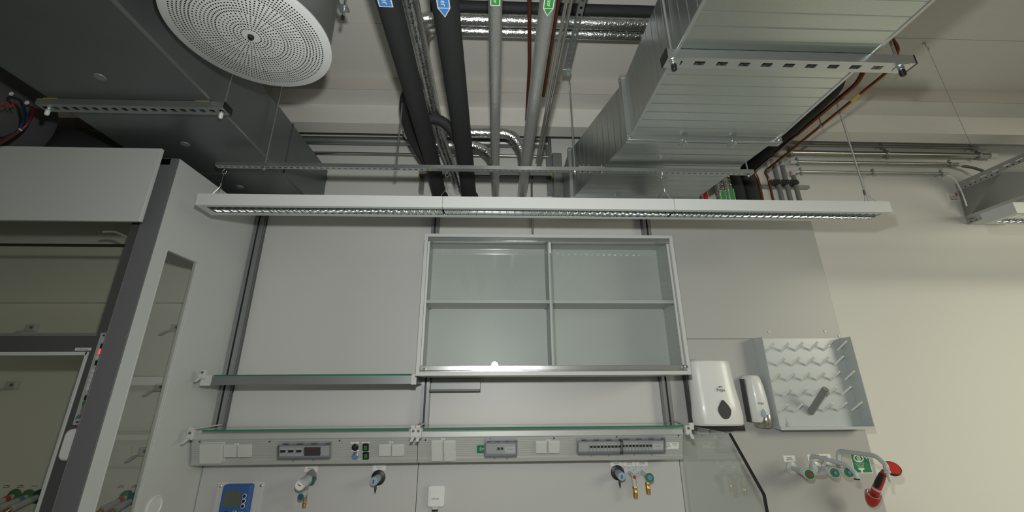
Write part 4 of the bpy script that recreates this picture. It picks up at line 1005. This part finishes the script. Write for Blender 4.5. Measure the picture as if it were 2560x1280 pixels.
# bare tubes
pipe('slim steel conduit running beside the right lagged pipe', [(.258, YN, 1.372), (.258, 2.36, 1.372)], .0075, 'steelpipe', name='conduit')
pipe('second slim steel conduit, right of the first and slightly higher', [(.278, YN, 1.385), (.278, 2.34, 1.385)], .0075, 'steelpipe', name='conduit')
pipe('thin brown copper tube seen left of the right lagged pipe', [at(1322, -200, z=1.50), at(1324, 160, z=1.50), at(1316, 300, z=1.50)], .0085, 'browncopper', name='copper_tube')
pipe('thin brown copper tube seen right of the right lagged pipe', [at(1420, -150, z=1.50), at(1393, 20, z=1.50), at(1358, 240, z=1.50)], .0085, 'browncopper', name='copper_tube')
q = at(1331, 560, y=2.785)
pipe('thin steel conduit dropping behind the wall cabinet', [(q.x+.012, 2.86, 1.52), (q.x+.012, 2.80, 1.50), (q.x, 2.785, 1.44), (q.x, 2.785, .86)], .007, 'steelpipe', name='conduit', br=.03)
# ceiling channel
a = at(1417, 178, z=1.78)
t = thing('ceiling_channel', 'perforated steel channel along the ceiling ending in a square plate', 'rail', (a.x, 1.9, 1.78))
b = MB(); perf(b, 1.0, a.y, a.x-.016, a.x+.016, 1.78, 1.782, .04, .016, .4, axis='y', plane='z')
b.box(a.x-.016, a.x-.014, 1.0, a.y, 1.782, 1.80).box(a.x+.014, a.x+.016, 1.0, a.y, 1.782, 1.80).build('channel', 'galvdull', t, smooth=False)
MB().box(a.x-.026, a.x+.024, a.y-.02, a.y+.035, 1.774, 1.779).build('end_plate', 'galv', t, bevel=.001)
# wall mounted channels behind the pipes
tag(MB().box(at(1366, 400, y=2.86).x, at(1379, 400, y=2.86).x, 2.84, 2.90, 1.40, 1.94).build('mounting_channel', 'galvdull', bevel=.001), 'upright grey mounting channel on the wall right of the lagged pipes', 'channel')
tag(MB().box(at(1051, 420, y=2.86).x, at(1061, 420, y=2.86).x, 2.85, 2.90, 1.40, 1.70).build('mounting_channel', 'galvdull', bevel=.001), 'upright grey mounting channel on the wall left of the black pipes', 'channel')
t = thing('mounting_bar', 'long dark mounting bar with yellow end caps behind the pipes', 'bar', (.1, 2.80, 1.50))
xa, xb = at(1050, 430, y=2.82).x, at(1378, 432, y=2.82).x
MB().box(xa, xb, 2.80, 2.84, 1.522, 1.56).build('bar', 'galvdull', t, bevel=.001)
MB().box(xa, xb, 2.798, 2.84, 1.512, 1.521).build('rubber_strip', 'black', t)
for x in (xa-.006, xb): MB().box(x, x+.006, 2.798, 2.842, 1.510, 1.561).build('end_cap', 'yellow', t)
# horizontal wall pipes, left
for z_px, r, m, lb_ in ((317, .014, 'foildull', 'thin dull pipe along the top of the wall, uppermost behind the round diffuser'), (352, .031, 'galvdull', 'thick grey lagged pipe along the wall above the luminaire'), (384, .011, 'steelpipe', 'thin steel pipe along the wall, lowest of three above the luminaire')):
    z = at(900, z_px, y=2.84).z
    pipe(lb_, [(-2.4, 2.84, z), (.40, 2.84, z)], r, m, name='wall_pipe')
# ------------------------------------------------------------------ right side wall conduits
def wall_conduit(label, a, b, r, clamps, tail=None):
    A, B = at(*a, y=2.87), at(*b, y=2.87); z = (A.z+B.z)/2; A.z = B.z = z
    t = thing('wall_conduit', label, 'conduit', (A.x, 2.87, z), 'silver conduits along the right wall')
    MB().cyl(A, B, r, seg=18).build('tube', 'steelpipe', t)
    MB().cyl(A-V(.03, 0, 0), A+V(.03, 0, 0), r*1.25, seg=18).build('end_sleeve', 'plastic', t)
    MB().cyl(B-V(.02, 0, 0), B+V(.04, 0, 0), r*1.25, seg=18).build('end_sleeve', 'plastic', t)
    for cx in clamps:
        x = at(cx, (a[1]+b[1])/2, y=2.87).x
        c = MB().lathe((x-.008, 2.87, z), (1, 0, 0), [(r*1.1, 0), (r*1.5, 0), (r*1.5, .016), (r*1.1, .016)], 20).build('pipe_clamp', 'galvdull', t)
        for s in (-1, 1): MB().cyl((x, 2.855, z+s*(r*1.5+.010)), (x, 2.875, z+s*(r*1.5+.010)), .006, seg=8).build('clamp_bolt', 'galv', c)
        MB().cyl((x, 2.87+r, z), (x, WY, z), .005, seg=8).build('standoff', 'galv', c)
    return t
wall_conduit('thin silver conduit on the right wall, topmost of four', (1967, 357), (2452, 374), .0115, (2200, 2425))
wall_conduit('thickest silver conduit on the right wall', (1950, 378), (2478, 393), .021, (1974, 2213, 2441))
wall_conduit('silver conduit on the right wall, second from below', (1982, 402), (2400, 414), .0135, (1992, 2372))
wall_conduit('thinnest silver conduit on the right wall, lowest of four', (1990, 425), (2360, 438), .0105, (2001, 2181, 2351))
tag(MB().tube(bend([at(2368, 437, y=2.87), at(2388, 448, y=2.86), at(2405, 480, y=2.85), at(2417, 515, y=2.84)], .05), .005, 8).build('cable', 'peg'), 'pale cable sagging from the lowest conduit to the cable tray', 'cable')
tag(MB().tube(bend([at(2405, 415, y=2.87), at(2430, 418, y=2.86), at(2460, 428, y=2.84)], .05), .011, 10).build('flexible_conduit', 'tubegrey'), 'grey flexible conduit bending into the upper cable tray', 'cable')
tag(MB().tube(bend([at(1974, 440, y=2.86), at(1978, 430, y=2.86), at(1990, 426, y=2.87)], .02), .004, 8).build('cable', 'orange'), 'short orange cable end at the lowest conduit', 'cable')
# copper, black and silver runs right of the duct
c1 = at(1889, 431, y=2.84); bx = at(1902, 500, y=2.84)
CZc = 1.60
k = (c1.x)
t = pipe('thick copper pipe running along the big duct and down the wall', [(2.003, 1.70, 2.02), (2.003, 1.75, 1.66), (2.003, 1.83, CZc), (2.003, 2.83, CZc), (2.03, 2.84, 1.54), (2.03, 2.84, 1.12)], .0125, 'copper', name='copper_pipe', br=.04)
for p in ((2.003, 1.95, CZc),): MB().lathe(p, (0, 1, 0), [(.015, 0), (.015, .03)], 16).build('coupling', 'copper', t)
MB().lathe((2.03, 2.84, 1.33), (0, 0, 1), [(.018, 0), (.018, .016)], 16).build('clamp', 'galvdull', t)
MB().lathe((2.03, 2.84, 1.19), (0, 0, 1), [(.016, -.03), (.016, .03)], 16).build('coupling', 'copper', t)
t = pipe('thin copper pipe with yellow tape running along the big duct and down the wall', [(2.028, 1.66, 2.02), (2.028, 1.60, 1.60), (2.028, 1.68, 1.55), (2.028, 2.75, 1.55), (2.115, 2.84, 1.56), (2.115, 2.84, 1.12)], .0085, 'copper', name='copper_pipe', br=.05)
MB().lathe((2.028, 1.86, 1.55), (0, 1, 0), [(.0095, 0), (.0095, .06)], 14).build('yellow_tape', 'yellow', t)
MB().lathe((2.115, 2.84, 1.26), (0, 0, 1), [(.0095, -.04), (.0095, .03)], 14).build('yellow_tape', 'yellow', t)
MB().lathe((2.115, 2.84, 1.33), (0, 0, 1), [(.014, 0), (.014, .016)], 14).build('clamp', 'galvdull', t)
for yy in (2.15, 2.70):
    MB().lathe((2.028, yy, 1.55), (0, 1, 0), [(.013, 0), (.013, .014)], 14).build('clamp', 'galvdull', t)
    MB().cyl((2.028, yy+.007, 1.56), (2.028, yy+.007, 1.64), .004, seg=8).build('clamp_rod', 'galv', t)
t = pipe('thick black insulated pipe emerging beside the big duct', [(1.86, 1.80, 2.02), (1.92, 1.86, 1.62), (1.935, 2.82, 1.60), (1.96, 2.84, 1.50), (1.96, 2.84, 1.12)], .050, 'rubber', br=.09)
pp = at(1940, 402, z=1.545)
for q0, q1 in ((2.30, 2.50), (2.56, 2.74)):
    lq = MB().hexa([(1.945, q0, 1.547), (1.972, q0, 1.564), (1.972, q1, 1.564), (1.945, q1, 1.547), (1.945, q0, 1.5478), (1.972, q0, 1.5648), (1.972, q1, 1.5648), (1.945, q1, 1.5478)]).build('label', 'paper', t, smooth=False)
    MB().hexa([(1.951, q0+.01, 1.5498), (1.966, q0+.01, 1.5593), (1.966, q1-.01, 1.5593), (1.951, q1-.01, 1.5498), (1.951, q0+.01, 1.5505), (1.966, q0+.01, 1.5600), (1.966, q1-.01, 1.5600), (1.951, q1-.01, 1.5505)]).build('print', 'labelblue', lq, smooth=False)
t = pipe('second black insulated pipe, nearer to the big duct', [(1.81, 1.9, 1.64), (1.81, 2.82, 1.62), (1.865, 2.85, 1.50), (1.865, 2.85, 1.12)], .044, 'rubber', br=.09)
MB().box(1.80, 1.825, 2.45, 2.72, 1.5745, 1.5755).build('label', 'paper', t)
def drop(label, px, r, col, ztop, y=2.85, lab=None, up=True, cutz=1.20):
    x = at(px, 470, y=y).x
    t = pipe(label, [(x, y-.30, ztop+.03), (x, y-.02, ztop), (x, y, ztop-.06), (x, y, cutz)], r, 'foil', br=.05)
    MB().cyl((x, y, cutz-.10), (x, y, cutz), r*.45, seg=12).build('bare_pipe', 'copper', t)
    if lab:
        z0_, z1_ = 1.255, 1.44
        yy_ = y-r-.0015; w2 = .018
        if up: o = [(x-w2, z0_), (x+w2, z0_), (x+w2, z1_-.04), (x, z1_), (x-w2, z1_-.04)]
        else: o = [(x-w2, z1_), (x+w2, z1_), (x+w2, z0_+.04), (x, z0_), (x-w2, z0_+.04)]
        MB().prism([(a_+(.003 if a_ > x else -.003 if a_ < x else 0), b_) for a_, b_ in o], 'y', yy_, yy_+.004).build('label_border', 'paper', t, smooth=False)
        l = MB().prism(o, 'y', yy_-.0006, yy_).build('label', lab, t, smooth=False)
    return t
drop('silver lagged drop pipe with green upward arrow', 1798, .035, 'foil', 1.60, lab='labelgreen', up=True, cutz=1.17)
drop('silver lagged drop pipe with green downward arrow, beside the black drops', 1820, .033, 'foil', 1.62, lab='labelgreen', up=False, cutz=1.17)
drop('silver lagged drop pipe with red downward arrow', 1755, .029, 'foil', 1.62, lab='labelred', up=False, cutz=1.17)
drop('silver lagged drop pipe half hidden at the corner of the big duct', 1731, .028, 'foil', 1.62, cutz=1.17)
# plastic conduits with black bracket
for i, (px0, py0) in enumerate(((1931, 402), (1952, 406), (1980, 431))):
    top = at(px0+1, py0, y=2.87)
    tt = thing('plastic_conduit', ['grey plastic conduit in the black bracket, nearest the copper pipes', 'grey plastic conduit in the middle of the black bracket', 'grey plastic conduit at the right end of the black bracket'][i], 'conduit', (top.x, 2.87, 1.1), 'grey plastic conduits in the black bracket')
    MB().cyl((top.x, 2.87, 1.10), (top.x, 2.87, top.z), .017, seg=18).build('tube', 'greyplastic', tt)
    MB().cyl((top.x, 2.87, top.z-.03), (top.x, 2.87, top.z+.012), .020, seg=18).build('end_sleeve', 'plastic', tt)
xa, xb = at(1926, 455, y=2.85).x, at(1997, 455, y=2.85).x; zc = at(1960, 455, y=2.85).z
t = thing('pipe_bracket', 'black plastic bracket clamping three grey conduits', 'bracket', ((xa+xb)/2, 2.85, zc))
MB().rbox(xa, xb, 2.845, 2.885, zc-.018, zc+.020, .014).build('body', 'black', t, bevel=.003)
for k in range(4):
    x = xa+.012+(xb-xa-.024)*k/3; MB().cyl((x, 2.845, zc+.006), (x, 2.842, zc+.006), .004, seg=8).build('screw', 'chrome', t)
tag(MB().box(2.0, 2.47, 2.885, 2.918, zc-.032, zc-.006).build('wall_strut', 'galvdull', bevel=.001), 'short steel strut on the wall behind the copper drops and black bracket', 'strut')
v = at(1846, 405, z=1.50)
t = thing('valve', 'red and yellow valve handle peeping out under the big duct', 'valve', v)
MB().lathe(v, (0, -.5, -.4), [(.030, -.004), (.034, 0), (.034, .006), (.024, .008), (.022, .002), (.010, .002), (.010, .010), (0, .010)], 24).build('handwheel', 'red', t)
MB().lathe(v+V(0, -.004, -.004), (0, -.5, -.4), [(.014, 0), (.014, .010), (0, .010)], 16).build('tag', 'yellow', t)
MB().cyl(v, v+V(0, .03, -.05), .012, seg=12).build('stem', 'paper', t)

# ------------------------------------------------------------------ cable trays far right
def tray(label, x0, z0, wid=.30):
    t = thing('cable_tray', label, 'cable tray', (x0+wid/2, 1.9, z0), 'perforated cable trays at the right')
    for x in (x0, x0+wid):
        b = MB(); perf(b, .6, 2.60, x-.001, x+.001, z0, z0+.06, .075, .045, .14, axis='y', plane='y')
        b.build('side_rail', 'galv', t, smooth=False)
        d = MB()
        for k in range(52): d.box(x-.0016, x-.001, .645+k*.0375, .655+k*.0375, z0+.010, z0+.018)
        d.build('punched_hole', 'black', t)['kind'] = 'stuff'
    b = MB()
    for k in range(10): perf(b, .6, 2.60, x0+.001+k*wid/10, x0-.001+(k+1)*wid/10, z0, z0+.0015, .12, .080, .45, axis='y', plane='z')
    b.build('perforated_base', 'galv', t, smooth=False)
    return t
tray('upper perforated cable tray leaving the wall at the right edge', 3.72, 1.50)
tray('lower perforated cable tray just above the cut-off luminaire', 3.70, 1.215)
t = thing('tray_end_plate', 'angled steel plate joining both cable trays to the wall', 'plate', (3.8, 2.9, 1.2))
b = MB(); perf(b, 2.60, WY-.002, 3.719, 3.721, 1.49, 1.56, .075, .04, .12, axis='y', plane='y'); b.build('upper_bracket', 'galv', t, smooth=False)
b = MB(); perf(b, 2.60, WY-.002, 3.699, 3.701, 1.205, 1.275, .075, .04, .12, axis='y', plane='y'); b.build('lower_bracket', 'galv', t, smooth=False)
d = MB()
for k in range(8): d.box(3.7184, 3.719, 2.625+k*.0375, 2.635+k*.0375, 1.50, 1.508).box(3.6984, 3.699, 2.625+k*.0375, 2.635+k*.0375, 1.215, 1.223)
d.build('punched_hole', 'black', t)['kind'] = 'stuff'
MB().hexa([(3.722, WY-.004, 1.50), (4.1, WY-.004, 1.50), (4.1, WY-.002, 1.24), (3.702, WY-.002, 1.24), (3.722, 2.60, 1.50), (4.1, 2.60, 1.50), (4.1, 2.60, 1.498), (3.722, 2.60, 1.498)]).build('sheet', 'galvdull', t, smooth=False)
MB().box(3.701, 4.0, 2.60, WY-.002, 1.205, 1.207).build('bottom_sheet', 'galv', t)
p = at(2384, 493, y=WY)
t = thing('notice', 'small white notice with orange mark on the wall near the cable trays', 'notice', p)
fr = frame(p)
MB(fr).box(-.055, .055, -.001, 0, -.038, .038).build('sheet', 'paper', t, smooth=False)
MB(fr).box(.022, .040, -.002, -.001, .012, .040).build('orange_mark', 'orange', t)
for k in range(3): text('Brandschutz Schott', .0075, fr @ Matrix.Translation((-.004, -.001, .004-k*.012)), 'ink', t)

# ------------------------------------------------------------------ fume hood
HX = -1.66
t = thing('fume_hood', 'large grey and white fume hood with glass sash and side window', 'fume hood', (-2.5, 2.4, FZ))
MB().prism([(2.006, FZ), (2.006, 1.158), (WY-.002, 1.158), (WY-.002, .684), (2.325, .684), (2.09, .684), (2.09, -.85), (2.325, -.85), (2.325, .684-.0001), (WY-.002, .6839), (WY-.002, FZ)], 'x', HX-.002, HX) if 0 else None
b = MB()
b.box(HX-.028, HX, 2.006, 2.09, FZ, 1.158).box(HX-.028, HX, 2.325, WY-.002, FZ, 1.158).box(HX-.028, HX, 2.09, 2.325, .682, 1.158).box(HX-.028, HX, 2.09, 2.325, FZ, -.85)
b.build('side_wall', 'hoodwhite', t, smooth=False)
b = MB(); q = .006
b.box(HX-.004, HX+.001, 2.09-q, 2.0905, -.85, .682+q).box(HX-.004, HX+.001, 2.3245, 2.325+q, -.85, .682+q).box(HX-.004, HX+.001, 2.0905, 2.3245, .6815, .682+q)
b.build('window_trim', 'hoodwhite', t, bevel=.001)
MB().box(HX-.018, HX-.013, 2.09, 2.325, -.85, .682).build('side_window', 'sideglass', t, smooth=False)
p = at(384, 1268, x=HX)
MB().lathe(p, (1, 0, 0), [(.052, 0), (.052, .005), (.046, .007), (.041, .003), (0, .003)], 36).build('round_cover', 'whiteplastic', t)
MB().box(-1.752, HX, 2.000, 2.006, FZ, 1.158).box(-1.758, -1.752, 2.0, 2.05, FZ, 1.158).build('corner_strip', 'hoodgrey', t, bevel=.0015)
MB().box(-1.84, -1.758, 2.048, 2.054, FZ, 1.12).build('sash_guide', 'hooddark', t, smooth=False)
MB().box(-4.4, -1.702, 1.93, 1.949, .775, 1.174).build('front_panel', 'hoodwhite', t, bevel=.002)
MB().box(-4.4, -1.70, 2.00, WY-.002, 1.12, 1.157).build('roof', 'hoodwhite', t)
MB().box(-4.4, -1.69, 2.80, 2.82, -.63, 1.12).build('back_wall', 'hoodlining', t)
MB().box(-3.6, -3.58, 2.06, 2.80, -.63, 1.12).build('inner_wall', 'hoodwhite', t)
MB().box(-4.4, -1.69, 2.755, 2.80, .545, 1.12).build('upper_baffle', 'hoodlining', t, bevel=.001)
MB().box(-4.4, -1.69, 2.04, 2.80, -.66, -.63).build('work_surface', 'hoodwhite', t)
MB().box(-4.4, -1.69, 2.02, 2.80, FZ, -.66).build('base_unit', 'hoodwhite', t)
# upper fixed glazing and sash
MB().box(-4.4, -1.758, 2.090, 2.096, .70, 1.0).build('header_glass', 'hoodglass', t, smooth=False)
MB().box(-4.4, -1.80, 2.078, 2.090, .695, .708).build('glass_profile', 'black', t, bevel=.002)
MB().box(-4.4, -1.80, 2.082, 2.087, .262, .694).build('upper_sash_glass', 'hoodglass', t, smooth=False)
sy = 2.06
sf = MB().box(-4.4, -1.80, sy, sy+.02, .180, .248).box(-1.858, -1.80, sy, sy+.02, -.62, .180).build('sash_frame', 'hooddark', t, smooth=False)
MB().box(-4.4, -1.80, sy-.002, sy+.02, .249, .263).build('sash_top_rail', 'alu', t, bevel=.001)
MB().box(-4.4, -1.864, sy-.003, sy+.016, .163, .179).box(-1.874, -1.860, sy-.003, sy+.016, -.62, .179).build('sash_bead', 'hoodwhite', t, bevel=.002)
MB().box(-4.4, -1.866, sy+.006, sy+.011, -.62, .166).build('sash_glass', 'hoodglass', t, smooth=False)
# sash handle, label, control strip
a = at(180, 1111, y=sy-.02)
MB().rbox(a.x-.032, a.x+.032, sy-.038, sy-.001, a.z-.062, a.z+.062, .026, 6).build('sash_handle', 'whiteplastic', t, bevel=.010)
a0, a1 = at(188, 873, y=sy-.003), at(228, 873, y=sy-.003)
lb_ = MB().box(a0.x, a1.x, sy-.004, sy-.002, a0.z-.006, a0.z+.006).build('sash_label', 'paper', t, smooth=False)
text('CE-ZER Abzug 4', .0085, frame(((a0.x+a1.x)/2, sy-.004, a0.z)), 'ink', lb_)
cx, z1_, z0_ = -1.801, .262, -.130
yy = 2.042
cs = MB().box(cx-.017, cx+.017, yy, yy+.006, z0_, z1_).build('control_strip', 'rail', t, bevel=.001)
def onstrip(u): return z1_+(z0_-z1_)*u
for u, col, w_, h_ in ((.15, 'black', .010, .022), (.215, 'led', .012, .022), (.34, 'black', .011, .022), (.72, 'black', .010, .022), (.775, 'green', .011, .018)):
    MB().box(cx-w_/2+.004, cx+w_/2+.004, yy-.002, yy, onstrip(u)-h_/2, onstrip(u)+h_/2).build('indicator', col, cs, bevel=.001)
for u in (.28, .43, .48, .53, .58, .62):
    MB().rbox(cx-.007, cx+.007, yy-.0015, yy, onstrip(u)-.008, onstrip(u)+.008, .004).build('key', 'plastic', cs, bevel=.0006)
for u in (.03, .97): MB().cyl((cx, yy-.0015, onstrip(u)), (cx, yy, onstrip(u)), .005, seg=10).build('screw', 'darkplastic', cs)
zq = onstrip(.925)
MB().prism([(cx-.012, zq-.006), (cx-.004, zq+.012), (cx+.001, zq+.012), (cx-.006, zq-.006)], 'y', yy-.001, yy).prism([(cx-.002, zq-.004), (cx+.005, zq+.012), (cx+.010, zq+.012), (cx+.004, zq-.004)], 'y', yy-.001, yy).build('emblem', 'teal', cs, smooth=False)
text('WALDNER', .009, frame((cx+.004, yy-.0005, onstrip(.85))) @ Matrix.Rotation(-PI/2, 4, 'Y'), 'ink', cs)
# light cable behind the header glass
MB().tube(bend([at(258, 580, y=2.2), at(285, 578, y=2.2), at(333, 599, y=2.2)], .05), .006, 8).build('inner_cable', 'fitting', t)
# fittings inside the hood
def hood_clamp(px, py, label):
    p = at(px, py, y=2.755); fr = frame((p.x, 2.80 if p.z < .54 else 2.755, p.z)); tt = thing('rod_clamp', label, 'clamp', (p.x, 2.80 if p.z < .54 else 2.755, p.z), 'rod clamps on the back wall of the fume hood')
    MB(fr).box(-.026, .036, -.030, 0, -.020, .026).build('body', 'fitting', tt, bevel=.004)
    MB(fr).cyl((.014, -.030, .006), (.014, -.033, .006), .009, seg=14).build('bolt_head', 'tubegrey', tt)
    MB(fr).hexa([(-.03, -.06, -.016), (-.01, -.06, -.016), (-.01, -.03, -.012), (-.03, -.03, -.012), (-.06, -.07, -.045), (-.038, -.07, -.045), (-.036, -.05, -.04), (-.058, -.05, -.04)]).build('lever', 'fitting', tt, bevel=.003)
for px, py, s in ((65, 820, 'upper rod clamp seen through the hood front glass'), (15, 965, 'lower rod clamp seen through the sash at the left edge'), (430, 820, 'topmost rod clamp seen through the hood side window'), (391, 970, 'middle rod clamp seen through the hood side window'), (350, 1132, 'lowest rod clamp seen through the hood side window')):
    hood_clamp(px, py, s)
def hood_valve(px, py, col, cap, label):
    p = at(px, py, y=2.80); p.z = at(px, py, y=2.80).z; h = p+V(-.02, -.12, -.035)
    tt = thing('hood_valve', label, 'valve', p, 'valves on the back wall of the fume hood')
    MB().lathe(p, (0, -1, 0), [(.036, 0), (.036, .006), (.03, .010), (0, .010)], 24).build('rosette', col, tt)
    MB().tube([p, h], [.014, .020], 16).build('body', 'fitting', tt)
    MB().lathe(p.lerp(h, .2), h-p, [(.0185, 0), (.0185, .02)], 16).build('colour_ring', cap, tt)
    MB().tube([h, h+V(-.015, -.04, -.035), h+V(-.022, -.055, -.10)], [.014, .012, .012], 14).build('nozzle', 'brass', tt)
for px, py, col, cap, s in ((36, 1240, 'green', 'redlit', 'valve with brass nozzle and red ring at the left edge, inside the hood'), (70, 1241, 'green', 'bluebtn', 'valve with brass nozzle and blue ring inside the hood'), (98, 1241, 'black', 'bluegrey', 'black-collared vacuum valve inside the hood'), (316, 1243, 'green', 'redlit', 'valve with brass nozzle seen through the side window, left one'), (345, 1243, 'green', 'bluebtn', 'valve with brass nozzle seen through the side window, right one')):
    hood_valve(px, py, col, cap, s)
wall_tag(2, 32, 1208, 1224, ['Cooling', 'water return'], 'label reading Cooling water return seen through the sash', y=2.80)
wall_tag(36, 67, 1208, 1223, ['Cooling', 'water feed'], 'label reading Cooling water feed seen through the sash', y=2.80)
wall_tag(71, 104, 1207, 1223, ['Vacuum'], 'label reading Vacuum seen through the sash', y=2.80)
wall_tag(288, 318, 1209, 1223, ['Cooling', 'water return'], 'label reading Cooling water return in the side window', y=2.80)
wall_tag(324, 350, 1209, 1222, ['Cooling', 'water feed'], 'label reading Cooling water feed in the side window', y=2.80)

for o in bpy.data.objects:
    if 'org' in o: del o['org']
